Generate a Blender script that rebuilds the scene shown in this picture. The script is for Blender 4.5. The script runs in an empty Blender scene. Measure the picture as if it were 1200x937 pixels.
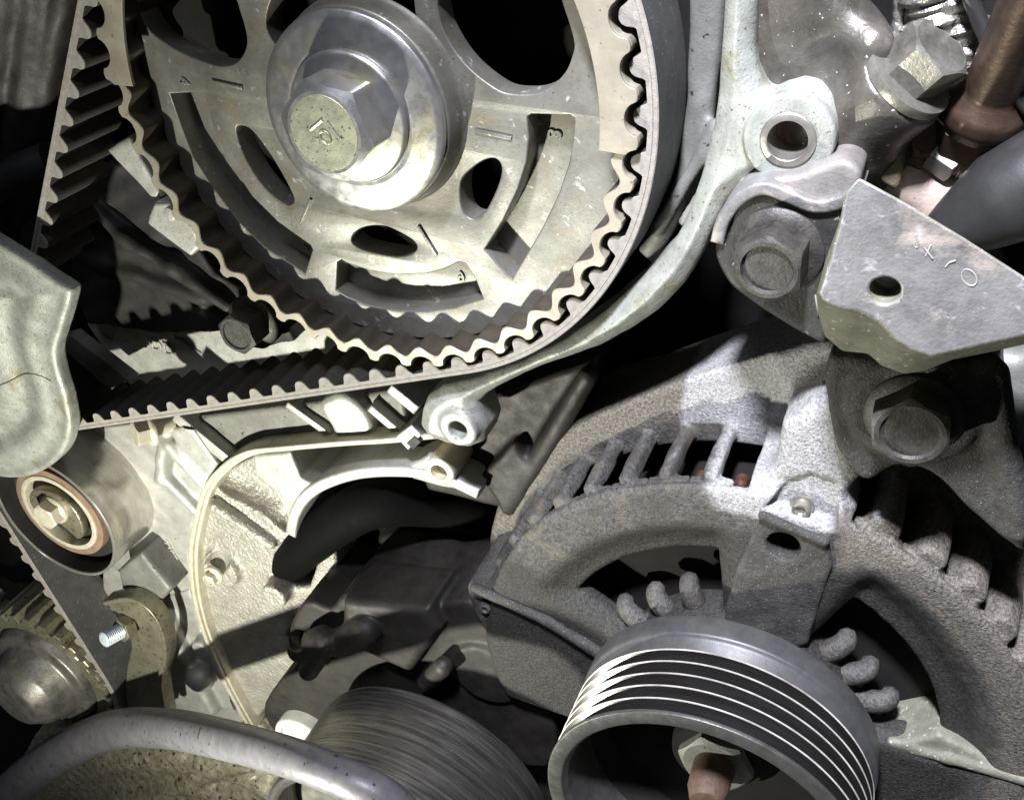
import bpy, bmesh, math, random
import numpy as np
from mathutils import Vector, Matrix
from math import radians, pi, cos, sin

# ------------------------------------------------------------------ camera, light, exposure
S = 0.001                                   # the script works in millimetres
scene = bpy.context.scene
COL = scene.collection
F_PX, VPX, VPY = 1168.0, 1201.5, -346.9     # focal length and vanishing point of the crank axis (1200 x 937 frame)
CX, CY = 600.0, 468.5
_z = -np.array([VPX - CX, VPY - CY, F_PX]); _z /= np.linalg.norm(_z)
_x = np.array([1.0, 0, 0]); _x -= _z * _x.dot(_z); _x /= np.linalg.norm(_x)
_y = np.cross(_z, _x)
RM = np.stack([_x, _y, _z])                 # camera (right, down, forward) -> engine axes
CAM = -RM @ (np.array([430 - CX, 120 - CY, F_PX]) / F_PX * 240.0) + np.array([6.18, 1.42, 0])

cam_data = bpy.data.cameras.new('camera')
cam = bpy.data.objects.new('camera', cam_data); COL.objects.link(cam)
cam_data.sensor_width = 36.0
cam_data.lens = F_PX / 1200 * 36.0
cam_data.clip_start, cam_data.clip_end = 0.01, 20.0
m = Matrix.Identity(4)
for i in range(3):
    m[i][0] = RM[i, 0]; m[i][1] = -RM[i, 1]; m[i][2] = -RM[i, 2]; m[i][3] = CAM[i] * S
cam.matrix_world = m
scene.camera = cam

world = bpy.data.worlds.new('World'); scene.world = world
world.use_nodes = True
world.node_tree.nodes['Background'].inputs[0].default_value = (0.75, 0.85, 1.0, 1)
world.node_tree.nodes['Background'].inputs[1].default_value = 0.03

def area_lamp(name, loc, target, size, power, color):
    l = bpy.data.lights.new(name, 'AREA'); l.shape = 'DISK'; l.size = size * S; l.energy = power; l.color = color
    o = bpy.data.objects.new(name, l); COL.objects.link(o)
    o.location = Vector(loc) * S
    o.rotation_euler = (Vector(target) - Vector(loc)).to_track_quat('-Z', 'Y').to_euler()
    return o
area_lamp('inspection_lamp', (-62, -226, 192), (-20, -110, -10), 10, 1.35, (1.0, 0.985, 0.86))
sp = bpy.data.lights.new('workshop_lamp', 'SPOT'); sp.energy = 66.0; sp.color = (0.88, 0.89, 1.0); sp.shadow_soft_size = 28 * S
sp.spot_size = radians(41); sp.spot_blend = 1.0
spo = bpy.data.objects.new('workshop_lamp', sp); COL.objects.link(spo)
spo.location = Vector((60, 445, 270)) * S
spo.rotation_euler = (Vector((172, -82, 0)) - Vector((60, 445, 270))).to_track_quat('-Z', 'Y').to_euler()

area_lamp('cool_fill', (10, 620, 330), (0, -120, 0), 160, 1.1, (0.86, 0.88, 1.0))  # added soft fill lamp, cools the upward edges the spot misses
scene.view_settings.view_transform = 'Standard'
scene.view_settings.look = 'None'
scene.view_settings.exposure = 0.0
scene.view_settings.gamma = 1.0
scene.view_settings.use_curve_mapping = False
scene.cycles.use_denoising = True
scene.cycles.max_bounces = 6

# ------------------------------------------------------------------ helpers
rnd = random.Random(7)
def P(px, py, z):
    """point of the engine plane at depth z (mm) seen at a photo position"""
    d = RM @ np.array([px - CX, py - CY, F_PX]); t = (z - CAM[2]) / d[2]
    return CAM + t * d
def PX(pts, z):
    return np.array([P(a, b, z)[:2] for a, b in pts])
def spline(pts, n=6, closed=True):
    pts = [np.asarray(p, float) for p in pts]; L = len(pts); out = []
    for i in range(L if closed else L - 1):
        g = lambda k: pts[k % L] if closed else pts[min(max(k, 0), L - 1)]
        p0, p1, p2, p3 = g(i - 1), g(i), g(i + 1), g(i + 2)
        for k in range(n):
            t = k / n
            out.append(0.5 * ((2 * p1) + (-p0 + p2) * t + (2 * p0 - 5 * p1 + 4 * p2 - p3) * t * t + (-p0 + 3 * p1 - 3 * p2 + p3) * t ** 3))
    if not closed: out.append(pts[-1])
    return np.array(out)

def world_loc(o):
    v = Vector((0, 0, 0))
    while o is not None:
        v += o.location; o = o.parent
    return v
def tag(o, label=None, cat=None, group=None, kind=None):
    if label: o['label'] = label
    if cat: o['category'] = cat
    if group: o['group'] = group
    if kind: o['kind'] = kind
    return o
def thing(name, loc, label, cat, group=None):
    o = bpy.data.objects.new(name, None); COL.objects.link(o)
    o.location = Vector([float(v) for v in loc]) * S; o.empty_display_size = 0.01
    return tag(o, label, cat, group)
def mesh_obj(name, verts, faces, mat, parent=None, sharp=35, flat=False):
    """verts are engine coordinates in mm"""
    v = np.asarray(verts, float) * S
    me = bpy.data.meshes.new(name)
    if parent is None:
        loc = Vector((v.min(0) + v.max(0)) / 2)
    else:
        loc = world_loc(parent)
    v = v - np.array(loc)
    me.from_pydata(v.tolist(), [], [tuple(int(i) for i in f) for f in faces])
    me.update()
    bm = bmesh.new(); bm.from_mesh(me)
    bmesh.ops.recalc_face_normals(bm, faces=bm.faces)
    bm.to_mesh(me); bm.free()
    if not flat:
        me.shade_smooth() if hasattr(me, 'shade_smooth') else [setattr(p, 'use_smooth', True) for p in me.polygons]
        if sharp < 180: me.set_sharp_from_angle(angle=radians(sharp))
    me.materials.append(mat)
    o = bpy.data.objects.new(name, me); COL.objects.link(o)
    if parent is None: o.location = loc
    else: o.parent = parent
    return o

class MB:
    """collects shapes into one mesh"""
    def __init__(s): s.v = []; s.f = []
    def add(s, v, f):
        b = len(s.v); s.v += [tuple(float(c) for c in p) for p in v]; s.f += [tuple(b + i for i in q) for q in f]; return s
    def build(s, name, mat, parent=None, sharp=35, flat=False): return mesh_obj(name, s.v, s.f, mat, parent, sharp, flat)

def frame(origin, axis, up=(0, 1, 0)):
    a = Vector([float(c) for c in axis]).normalized()
    u = Vector(up)
    if abs(u.dot(a)) > 0.95: u = Vector((1, 0, 0))
    x = u.cross(a).normalized(); y = a.cross(x)
    M = Matrix(((x[0], y[0], a[0]), (x[1], y[1], a[1]), (x[2], y[2], a[2])))
    o = Vector([float(c) for c in origin])
    return lambda p: tuple(M @ Vector(p) + o)

def lathe_g(profile, seg=64, closed=False, a0=0.0, a1=2 * pi, wob=None):
    n = len(profile); v = []; f = []
    full = abs(a1 - a0 - 2 * pi) < 1e-6
    ns = seg if full else seg + 1
    for i in range(ns):
        a = a0 + (a1 - a0) * i / seg
        for r, z in profile:
            v.append((r * cos(a), r * sin(a), z))
    for i in range(seg):
        j = (i + 1) % ns
        for k in range(n if closed else n - 1):
            l = (k + 1) % n
            f.append((i * n + k, j * n + k, j * n + l, i * n + l))
    return v, f
def lathe(name, profile, origin, mat, parent=None, axis=(0, 0, 1), seg=64, closed=False, sharp=35, a0=0.0, a1=2 * pi):
    v, f = lathe_g(profile, seg, closed, a0, a1)
    T = frame(origin, axis)
    return mesh_obj(name, [T(p) for p in v], f, mat, parent, sharp)
def fillet(pts, r, n=4):
    """rounds the corners of an open profile"""
    out = [pts[0]]
    for i in range(1, len(pts) - 1):
        a, b, c = (np.array(pts[k], float) for k in (i - 1, i, i + 1))
        u, w = a - b, c - b; lu, lw = np.linalg.norm(u), np.linalg.norm(w)
        d = min(r, lu * 0.45, lw * 0.45)
        p, q = b + u / lu * d, b + w / lw * d
        for k in range(n + 1):
            t = k / n
            out.append(tuple((1 - t) ** 2 * p + 2 * t * (1 - t) * b + t * t * q))
    out.append(pts[-1]); return out

def tube_g(pts, rad, seg=20, cap=True):
    pts = [np.asarray(p, float) for p in pts]; n = len(pts)
    rad = rad if hasattr(rad, '__len__') else [rad] * n
    v = []; f = []; prev = None
    for i in range(n):
        t = pts[min(i + 1, n - 1)] - pts[max(i - 1, 0)]; t /= np.linalg.norm(t)
        if prev is None:
            u = np.cross(t, [0.3, 0.2, 0.9]); u /= np.linalg.norm(u)
        else:
            u = prev - t * prev.dot(t); u /= np.linalg.norm(u)
        prev = u; w = np.cross(t, u)
        for k in range(seg):
            a = 2 * pi * k / seg
            v.append(pts[i] + rad[i] * (cos(a) * u + sin(a) * w))
    for i in range(n - 1):
        for k in range(seg):
            l = (k + 1) % seg
            f.append((i * seg + k, i * seg + l, (i + 1) * seg + l, (i + 1) * seg + k))
    if cap: f += [tuple(range(seg))[::-1], tuple((n - 1) * seg + k for k in range(seg))]
    return v, f

def plate_g(outlines, z0, z1, bevel=0.0, res=2):
    """filled outlines (first the rim, then holes), between depths z0 < z1, edges rounded"""
    cu = bpy.data.curves.new('tmp', 'CURVE'); cu.dimensions = '2D'; cu.fill_mode = 'BOTH'
    cu.extrude = max((z1 - z0) / 2 - bevel, 1e-4); cu.bevel_depth = bevel; cu.bevel_resolution = res
    cu.offset = -bevel
    for o in outlines:
        sp = cu.splines.new('POLY'); sp.points.add(len(o) - 1); sp.use_cyclic_u = True
        for p, q in zip(sp.points, o): p.co = (float(q[0]), float(q[1]), 0, 1)
    ob = bpy.data.objects.new('tmp', cu); COL.objects.link(ob)
    dg = bpy.context.evaluated_depsgraph_get(); dg.update()
    me = ob.evaluated_get(dg).to_mesh()
    zc = (z0 + z1) / 2
    v = [(p.co[0], p.co[1], p.co[2] + zc) for p in me.vertices]; f = [tuple(p.vertices) for p in me.polygons]
    ob.evaluated_get(dg).to_mesh_clear()
    bpy.data.objects.remove(ob); bpy.data.curves.remove(cu)
    bm = bmesh.new()
    bv = [bm.verts.new(p) for p in v]
    for q in f:
        try: bm.faces.new([bv[i] for i in q])
        except ValueError: pass
    bmesh.ops.remove_doubles(bm, verts=bm.verts, dist=1e-3)
    bm.verts.index_update()
    v = [tuple(p.co) for p in bm.verts]; f = [tuple(x.index for x in q.verts) for q in bm.faces]
    bm.free(); return v, f
def plate(name, outlines, z0, z1, mat, parent=None, bevel=0.4, sharp=40, res=2):
    v, f = plate_g(outlines, z0, z1, bevel, res)
    return mesh_obj(name, v, f, mat, parent, sharp)

def text_g(body, size, depth):
    cu = bpy.data.curves.new('tmp', 'FONT'); cu.body = body; cu.size = size; cu.extrude = depth; cu.bevel_depth = depth * 0.5
    cu.align_x = 'CENTER'; cu.align_y = 'CENTER'; cu.resolution_u = 3
    ob = bpy.data.objects.new('tmp', cu); COL.objects.link(ob)
    dg = bpy.context.evaluated_depsgraph_get(); dg.update()
    me = ob.evaluated_get(dg).to_mesh()
    v = [tuple(p.co) for p in me.vertices]; f = [tuple(p.vertices) for p in me.polygons]
    ob.evaluated_get(dg).to_mesh_clear(); bpy.data.objects.remove(ob); bpy.data.curves.remove(cu)
    return v, f
def text_at(name, body, px0, px1, z, height, mat, parent, depth=0.35, flip=1):
    """raised lettering centred between two photo points, running from px0 to px1"""
    a, b = P(*px0, z), P(*px1, z); c = (a + b) / 2; d = (b - a) / np.linalg.norm(b - a)
    n = np.array([-d[1], d[0], 0]) * flip
    v, f = text_g(body, height, depth)
    return mesh_obj(name, [c + d * p[0] + n * p[1] + np.array([0, 0, p[2]]) for p in v], f, mat, parent, 40)

def hexhead_g(T, af, h, rc=None, dish=0.0, z0=0.0, rot=0.0, seg=72, bore=0.0, bore_depth=0.0):
    rc = rc or af * 0.47
    v = []; f = []
    rings = []
    for k in range(seg):
        a = 2 * pi * k / seg
        w = ((a + pi / 6) % (pi / 3)) - pi / 6
        rh = af / 2 / cos(w); rh = min(rh, af / 2 / cos(pi / 6) * 0.985)
        zt = z0 + h - max(rh - rc, 0) * 0.55
        col = [(rh, z0), (rh, zt), (rc, z0 + h)]
        if dish: col += [(rc * 0.86, z0 + h), (rc * 0.80, z0 + h - dish), (0.01, z0 + h - dish)]
        elif bore: col += [(bore, z0 + h), (bore, z0 + h - bore_depth), (0.01, z0 + h - bore_depth)]
        else: col += [(0.01, z0 + h)]
        rings.append(len(col))
        for r, z in col: v.append(T((r * cos(a + rot), r * sin(a + rot), z)))
    n = rings[0]
    for k in range(seg):
        j = (k + 1) % seg
        for q in range(n - 1): f.append((k * n + q, j * n + q, j * n + q + 1, k * n + q + 1))
    return v, f
def bolt(name, origin, axis, af, h, mat, label, cat='bolt', flange=None, rot=0.3, dish=0.0, group=None, shank=None, washer=None, wmat=None, marks=None):
    r = thing(name, origin, label, cat, group)
    T = frame(origin, axis)
    z0 = 0.0
    if washer:
        R_, t_, ri = washer
        v, f = lathe_g(fillet([(ri, 0), (R_, 0), (R_, t_), (ri, t_)], 0.3, 2), 48)
        mesh_obj('washer', [T(p) for p in v], f, wmat or mat, r); z0 += t_
    if flange:
        v, f = lathe_g([(0.01, z0), (flange, z0), (flange, z0 + 0.8), (flange * 0.97, z0 + 1.2), (af * 0.5, z0 + 2.2), (0.01, z0 + 2.2)], 48)
        mesh_obj('flange', [T(p) for p in v], f, mat, r); z0 += 1.6
    v, f = hexhead_g(T, af, h, z0=z0, rot=rot, dish=dish)
    hd = mesh_obj('hex_head', v, f, mat, r, 25)
    if shank:
        v, f = lathe_g([(shank[0], 0), (shank[0], -shank[1]), (0.01, -shank[1])], 32)
        mesh_obj('shank', [T(p) for p in v], f, mat, r)
    return r, hd, T, z0 + h

# ---- signed distance castings (surface nets)
def poly_sdf(X, Y, poly):
    d = np.full(X.shape, 1e9, np.float32); s = np.zeros(X.shape, bool); n = len(poly)
    for i in range(n):
        ax, ay = poly[i]; bx, by = poly[(i + 1) % n]
        ex, ey = bx - ax, by - ay
        wx, wy = X - ax, Y - ay
        t = np.clip((wx * ex + wy * ey) / (ex * ex + ey * ey + 1e-12), 0, 1)
        d = np.minimum(d, (wx - ex * t) ** 2 + (wy - ey * t) ** 2)
        c = ((ay > Y) != (by > Y))
        if abs(by - ay) > 1e-9:
            s ^= c & (X < (bx - ax) * (Y - ay) / (by - ay) + ax)
    d = np.sqrt(d); return np.where(s, -d, d).astype(np.float32)
class Grid:
    def __init__(s, lo, hi, vox):
        s.lo = np.array(lo, float); s.vox = vox
        n = np.ceil((np.array(hi, float) - s.lo) / vox).astype(int) + 1
        s.x = (s.lo[0] + np.arange(n[0]) * vox).astype(np.float32)[:, None, None]
        s.y = (s.lo[1] + np.arange(n[1]) * vox).astype(np.float32)[None, :, None]
        s.z = (s.lo[2] + np.arange(n[2]) * vox).astype(np.float32)[None, None, :]
        s.n = n
    def poly(s, poly):
        X, Y = np.broadcast_arrays(s.x[:, :, 0], s.y[:, :, 0]); return poly_sdf(X, Y, poly)[:, :, None]
    def prism(s, poly, z0, z1, r=0.8):
        return s.ext(s.poly(poly), z0, z1, r)
    def ext(s, d2, z0, z1, r=0.8):
        a = d2 + r; b = np.abs(s.z - (z0 + z1) / 2) - (z1 - z0) / 2 + r
        return np.minimum(np.maximum(a, b), 0) + np.sqrt(np.maximum(a, 0) ** 2 + np.maximum(b, 0) ** 2) - r
    def cyl(s, c, rad, z0, z1, r=0.5):
        return s.ext(np.hypot(s.x - c[0], s.y - c[1]) - rad, z0, z1, r)
    def capsule(s, a, b, ra, rb=None):
        rb = ra if rb is None else rb
        a = np.asarray(a, float); b = np.asarray(b, float); e = b - a; L = e.dot(e) + 1e-9
        wx, wy, wz = s.x - a[0], s.y - a[1], s.z - a[2]
        t = np.clip((wx * e[0] + wy * e[1] + wz * e[2]) / L, 0, 1)
        return np.sqrt((wx - e[0] * t) ** 2 + (wy - e[1] * t) ** 2 + (wz - e[2] * t) ** 2) - (ra + (rb - ra) * t)
    def rod(s, a, b, rad, r=0.6):
        a = np.asarray(a, float); b = np.asarray(b, float); e = b - a; L = np.linalg.norm(e); e = e / L
        wx, wy, wz = s.x - a[0], s.y - a[1], s.z - a[2]
        t = wx * e[0] + wy * e[1] + wz * e[2]
        rr = np.sqrt(np.maximum((wx - e[0] * t) ** 2 + (wy - e[1] * t) ** 2 + (wz - e[2] * t) ** 2, 0))
        p = rr - rad + r; q = np.abs(t - L / 2) - L / 2 + r
        return np.minimum(np.maximum(p, q), 0) + np.sqrt(np.maximum(p, 0) ** 2 + np.maximum(q, 0) ** 2) - r
    def polar(s, c):
        return np.hypot(s.x - c[0], s.y - c[1]), np.arctan2(s.y - c[1], s.x - c[0])
def smin(a, b, k):
    h = np.clip(0.5 + 0.5 * (b - a) / k, 0, 1); return b + (a - b) * h - k * h * (1 - h)
def smax(a, b, k): return -smin(-a, -b, k)
def lumps(g, amp, sc, seed=0):
    q = 1.0 / sc; r = random.Random(seed); d = 0
    for i in range(5):
        a, b, c = (r.uniform(-1, 1) for _ in range(3)); ph = r.uniform(0, 6)
        d = d + np.sin((g.x * a + g.y * b + g.z * c) * q * (1 + 0.5 * i) + ph) / (1 + 0.4 * i)
    return d * amp * 0.5
def nets(g, d):
    d = np.ascontiguousarray(np.broadcast_to(d, g.n)).astype(np.float32)
    s = d < 0
    cnt = np.zeros(tuple(k - 1 for k in d.shape), np.int8)
    sl = lambda o: tuple(slice(o[i], d.shape[i] - 1 + o[i]) for i in range(3))
    corners = [(i, j, k) for i in (0, 1) for j in (0, 1) for k in (0, 1)]
    for o in corners: cnt += s[sl(o)]
    act = (cnt > 0) & (cnt < 8)
    idx = np.full(act.shape, -1, np.int32); ii = np.argwhere(act); idx[act] = np.arange(len(ii))
    pos = np.zeros((len(ii), 3)); num = np.zeros(len(ii))
    cv = {o: d[ii[:, 0] + o[0], ii[:, 1] + o[1], ii[:, 2] + o[2]] for o in corners}
    for o in corners:
        for ax in range(3):
            if o[ax] == 0:
                e = list(o); e[ax] = 1; e = tuple(e)
                a, b = cv[o], cv[e]; mk = (a < 0) != (b < 0)
                t = np.where(mk, a / np.where(a - b == 0, 1, a - b), 0)
                p = np.tile(np.array(o, float), (len(ii), 1)); p[:, ax] += t
                pos += p * mk[:, None]; num += mk
    v = g.lo + (ii + pos / np.maximum(num, 1)[:, None]) * g.vox
    F = []
    for ax in range(3):
        b, c = (ax + 1) % 3, (ax + 2) % 3
        lo = [slice(None)] * 3; hi = [slice(None)] * 3
        lo[ax] = slice(0, -1); hi[ax] = slice(1, None)
        ch = s[tuple(lo)] != s[tuple(hi)]
        e = np.argwhere(ch)
        ok = (e[:, b] > 0) & (e[:, c] > 0) & (e[:, b] < d.shape[b] - 1) & (e[:, c] < d.shape[c] - 1)
        e = e[ok]
        def cell(db, dc):
            q = e.copy(); q[:, b] -= db; q[:, c] -= dc; return idx[q[:, 0], q[:, 1], q[:, 2]]
        q = np.stack([cell(1, 1), cell(0, 1), cell(0, 0), cell(1, 0)], 1)
        fl = s[e[:, 0], e[:, 1], e[:, 2]]
        q[~fl] = q[~fl][:, ::-1]
        F.append(q[(q >= 0).all(1)])
    return v, np.concatenate(F)
def cast(name, g, d, mat, parent=None, smooth=1):
    v, f = nets(g, d)
    for _ in range(smooth):                 # light relaxation so the facets do not show
        acc = np.zeros_like(v); n = np.zeros(len(v))
        for k in range(4):
            a, b = f[:, k], f[:, (k + 1) % 4]
            np.add.at(acc, a, v[b]); np.add.at(n, a, 1); np.add.at(acc, b, v[a]); np.add.at(n, b, 1)
        v = v * 0.5 + acc / np.maximum(n, 1)[:, None] * 0.5
    v = v * S
    loc = (v.min(0) + v.max(0)) / 2 if parent is None else np.array(world_loc(parent))
    me = bpy.data.meshes.new(name)
    me.vertices.add(len(v)); me.vertices.foreach_set('co', (v - loc).astype(np.float32).ravel())
    me.loops.add(f.size); me.loops.foreach_set('vertex_index', f.astype(np.int32).ravel())
    me.polygons.add(len(f)); me.polygons.foreach_set('loop_start', np.arange(0, f.size, 4, dtype=np.int32))
    me.polygons.foreach_set('loop_total', np.full(len(f), 4, np.int32))
    me.update(calc_edges=True); me.validate()
    me.polygons.foreach_set('use_smooth', np.ones(len(f), bool))
    me.materials.append(mat)
    o = bpy.data.objects.new(name, me); COL.objects.link(o)
    if parent is None: o.location = Vector(loc)
    else: o.parent = parent
    return o

# ------------------------------------------------------------------ materials
def material(name, c1, c2=None, scale=0.2, metal=0.0, rough=0.5, rough2=None, bumps=((3.0, 0.25),), spots=None, stains=None,
             streak=None, contrast=(0.35, 0.65), worm=None, coat=0.0, spec=0.5, nrough=0.72):
    """scale / bump scales are cycles per mm; spots and stains are (colour, scale, threshold, softness)"""
    mt = bpy.data.materials.new(name); mt.use_nodes = True; nt = mt.node_tree; N = nt.nodes; L = nt.links
    bs = N['Principled BSDF']
    tc = N.new('ShaderNodeTexCoord'); mp = N.new('ShaderNodeMapping'); mp.inputs['Scale'].default_value = (1000, 1000, 1000)
    L.new(tc.outputs['Object'], mp.inputs[0]); co = mp.outputs[0]
    if streak:
        m2 = N.new('ShaderNodeMapping'); m2.inputs['Scale'].default_value = streak; L.new(co, m2.inputs[0]); cs = m2.outputs[0]
    else: cs = co
    def noise(sc, detail=5, src=None, rough=0.6, dist=0.0):
        n = N.new('ShaderNodeTexNoise'); n.inputs['Scale'].default_value = sc; n.inputs['Detail'].default_value = detail
        n.inputs['Roughness'].default_value = rough; n.inputs['Distortion'].default_value = dist
        L.new(src or co, n.inputs['Vector']); return n.outputs['Fac']
    def ramp(fac, lo, hi):
        r = N.new('ShaderNodeMapRange'); r.inputs[1].default_value = lo; r.inputs[2].default_value = hi; r.clamp = True
        L.new(fac, r.inputs[0]); return r.outputs[0]
    def mix(fac, a, b):
        x = N.new('ShaderNodeMix'); x.data_type = 'RGBA'
        L.new(fac, x.inputs[0])
        for k, q in ((6, a), (7, b)):
            if isinstance(q, tuple): x.inputs[k].default_value = (*q, 1)
            else: L.new(q, x.inputs[k])
        return x.outputs[2]
    c2 = c2 or tuple(v * 0.8 for v in c1)
    f1 = ramp(noise(scale, 9, cs, nrough), *contrast)
    col = mix(f1, c1, c2)
    for st in (stains or []):
        col = mix(ramp(noise(st[1], 6, None, 0.65, 0.4), st[2], st[2] + st[3]), col, st[0])
    for sp in ([spots] if spots else []):
        col = mix(ramp(noise(sp[1], 2), sp[2], sp[2] + sp[3]), col, sp[0])
    L.new(col, bs.inputs['Base Color'])
    bs.inputs['Metallic'].default_value = metal
    bs.inputs['Specular IOR Level'].default_value = spec
    if coat: bs.inputs['Coat Weight'].default_value = coat; bs.inputs['Coat Roughness'].default_value = 0.15
    if rough2 is not None:
        r = N.new('ShaderNodeMapRange'); r.inputs[1].default_value = 0.3; r.inputs[2].default_value = 0.7
        r.inputs[3].default_value = rough; r.inputs[4].default_value = rough2
        L.new(noise(scale * 2.3, 5, cs), r.inputs[0]); L.new(r.outputs[0], bs.inputs['Roughness'])
    else: bs.inputs['Roughness'].default_value = rough
    prev = None
    blist = [(noise(sc, 4, cs if streak else None), st) for sc, st in bumps]
    if worm:
        vn = N.new('ShaderNodeTexVoronoi'); vn.feature = 'SMOOTH_F1'; vn.inputs['Scale'].default_value = worm[0]
        dn = N.new('ShaderNodeTexNoise'); dn.inputs['Scale'].default_value = worm[0] * 1.2; L.new(co, dn.inputs['Vector'])
        ad = N.new('ShaderNodeVectorMath'); ad.operation = 'MULTIPLY_ADD'; L.new(dn.outputs['Color'], ad.inputs[0])
        ad.inputs[1].default_value = (1.2 / worm[0],) * 3; L.new(co, ad.inputs[2]); L.new(ad.outputs[0], vn.inputs['Vector'])
        blist.append((vn.outputs['Distance'], worm[1]))
    for h, st in blist:
        b = N.new('ShaderNodeBump'); b.inputs['Strength'].default_value = min(st, 1.0); b.inputs['Distance'].default_value = S * (0.35 if st <= 1 else 0.35 * st)
        L.new(h, b.inputs['Height'])
        if prev: L.new(prev, b.inputs['Normal'])
        prev = b.outputs[0]
    if prev: L.new(prev, bs.inputs['Normal'])
    return mt

M = {}
M['alu'] = material('cast_aluminium', (0.50, 0.50, 0.47), (0.37, 0.37, 0.34), 0.12, 0.45, 0.42, 0.6, ((2.2, 0.3), (0.6, 0.35)), spots=((0.16, 0.15, 0.12), 1.3, 0.66, 0.06))
M['alu_arm'] = material('sandcast_aluminium', (0.38, 0.395, 0.36), (0.22, 0.23, 0.205), 0.10, 0.35, 0.45, 0.65, ((1.6, 0.35), (0.4, 0.4)), spots=((0.14, 0.13, 0.10), 0.9, 0.64, 0.06), stains=[((0.20, 0.17, 0.09), 0.06, 0.58, 0.14)])
M['alu_worm'] = material('rough_sandcast_aluminium', (0.44, 0.43, 0.375), (0.30, 0.29, 0.25), 0.2, 0.4, 0.45, 0.6, ((0.5, 0.4),), worm=(0.75, 1.8))
M['alu_lip'] = material('machined_aluminium_lip', (0.72, 0.68, 0.55), (0.55, 0.5, 0.38), 0.3, 0.4, 0.4, 0.55, ((2.0, 0.2),), stains=[((0.3, 0.22, 0.08), 0.2, 0.68, 0.1)])
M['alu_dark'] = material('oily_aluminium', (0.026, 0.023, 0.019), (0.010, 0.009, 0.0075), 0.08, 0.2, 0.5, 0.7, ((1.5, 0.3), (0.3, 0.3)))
M['alu_grey'] = material('dull_grey_casting', (0.22, 0.22, 0.20), (0.13, 0.13, 0.12), 0.08, 0.25, 0.5, 0.7, ((1.5, 0.3), (0.3, 0.3)), spots=((0.03, 0.03, 0.025), 0.5, 0.66, 0.06))
M['sprocket'] = material('stained_sintered_steel', (0.265, 0.262, 0.235), (0.155, 0.152, 0.132), 0.05, 0.5, 0.34, 0.55, ((4.0, 0.15), (0.8, 0.12)), spots=((0.15, 0.115, 0.075), 1.3, 0.64, 0.06), stains=[((0.21, 0.182, 0.13), 0.10, 0.55, 0.16), ((0.5, 0.5, 0.46), 0.3, 0.62, 0.08)])
M['sprocket_rim'] = material('worn_sintered_steel', (0.36, 0.33, 0.265), (0.26, 0.235, 0.185), 0.08, 0.4, 0.45, 0.6, ((3.0, 0.2),), spots=((0.22, 0.15, 0.08), 0.8, 0.66, 0.05))
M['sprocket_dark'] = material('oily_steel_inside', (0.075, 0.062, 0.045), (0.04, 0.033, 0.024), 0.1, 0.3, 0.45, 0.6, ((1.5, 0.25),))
M['zinc'] = material('zinc_plated_steel', (0.60, 0.60, 0.58), (0.48, 0.475, 0.48), 0.10, 0.85, 0.24, 0.42, ((3.5, 0.10),), stains=[((0.55, 0.52, 0.38), 0.08, 0.52, 0.18), ((0.40, 0.38, 0.46), 0.2, 0.64, 0.1)])
M['zinc_face'] = material('zinc_plated_face', (0.60, 0.62, 0.45), (0.46, 0.46, 0.36), 0.15, 0.75, 0.32, 0.45, ((2.5, 0.15),), spots=((0.14, 0.12, 0.09), 0.9, 0.62, 0.08))
M['rubber'] = material('belt_rubber', (0.022, 0.020, 0.017), (0.035, 0.031, 0.026), 0.4, 0.0, 0.62, 0.8, ((2.0, 0.3),))
M['rubber_edge'] = material('worn_belt_edge', (0.30, 0.28, 0.25), (0.20, 0.185, 0.165), 0.5, 0.0, 0.6, 0.8, ((2.5, 0.4),))
M['belt_back'] = material('grey_belt_back', (0.085, 0.085, 0.085), (0.055, 0.055, 0.055), 0.15, 0.0, 0.45, 0.6, ((1.5, 0.15),), spots=((0.25, 0.24, 0.22), 0.9, 0.68, 0.03))
M['steel'] = material('polished_steel', (0.66, 0.64, 0.59), (0.48, 0.46, 0.42), 0.08, 0.78, 0.2, 0.28, ((1.2, 0.05),), streak=(1, 1, 6))
M['steel_dull'] = material('dull_steel', (0.40, 0.39, 0.35), (0.28, 0.27, 0.24), 0.12, 0.8, 0.35, 0.5, ((1.5, 0.15),))
M['copper'] = material('copper_tinted_seal', (0.30, 0.20, 0.145), (0.2, 0.14, 0.10), 0.2, 0.2, 0.5, 0.6, ((1.5, 0.15),))
M['black'] = material('black_metal', (0.022, 0.021, 0.020), (0.012, 0.012, 0.012), 0.1, 0.0, 0.55, 0.7, ((0.8, 0.3),))
M['cavity'] = material('unlit_engine_metal', (0.014, 0.0135, 0.0125), (0.007, 0.007, 0.0065), 0.04, 0.0, 0.7, 0.85, ((0.3, 0.3),), spec=0.2)  # near-black base, puts the shade of the recesses into the colour
M['alternator'] = material('corroded_alternator_casting', (0.115, 0.111, 0.104), (0.02, 0.019, 0.017), 0.8, 0.2, 0.45, 0.7, ((2.4, 1.0), (1.0, 1.0)), stains=[((0.045, 0.042, 0.037), 0.03, 0.47, 0.16), ((0.11, 0.098, 0.08), 0.09, 0.52, 0.12)], contrast=(0.38, 0.62), nrough=0.8)
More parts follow.
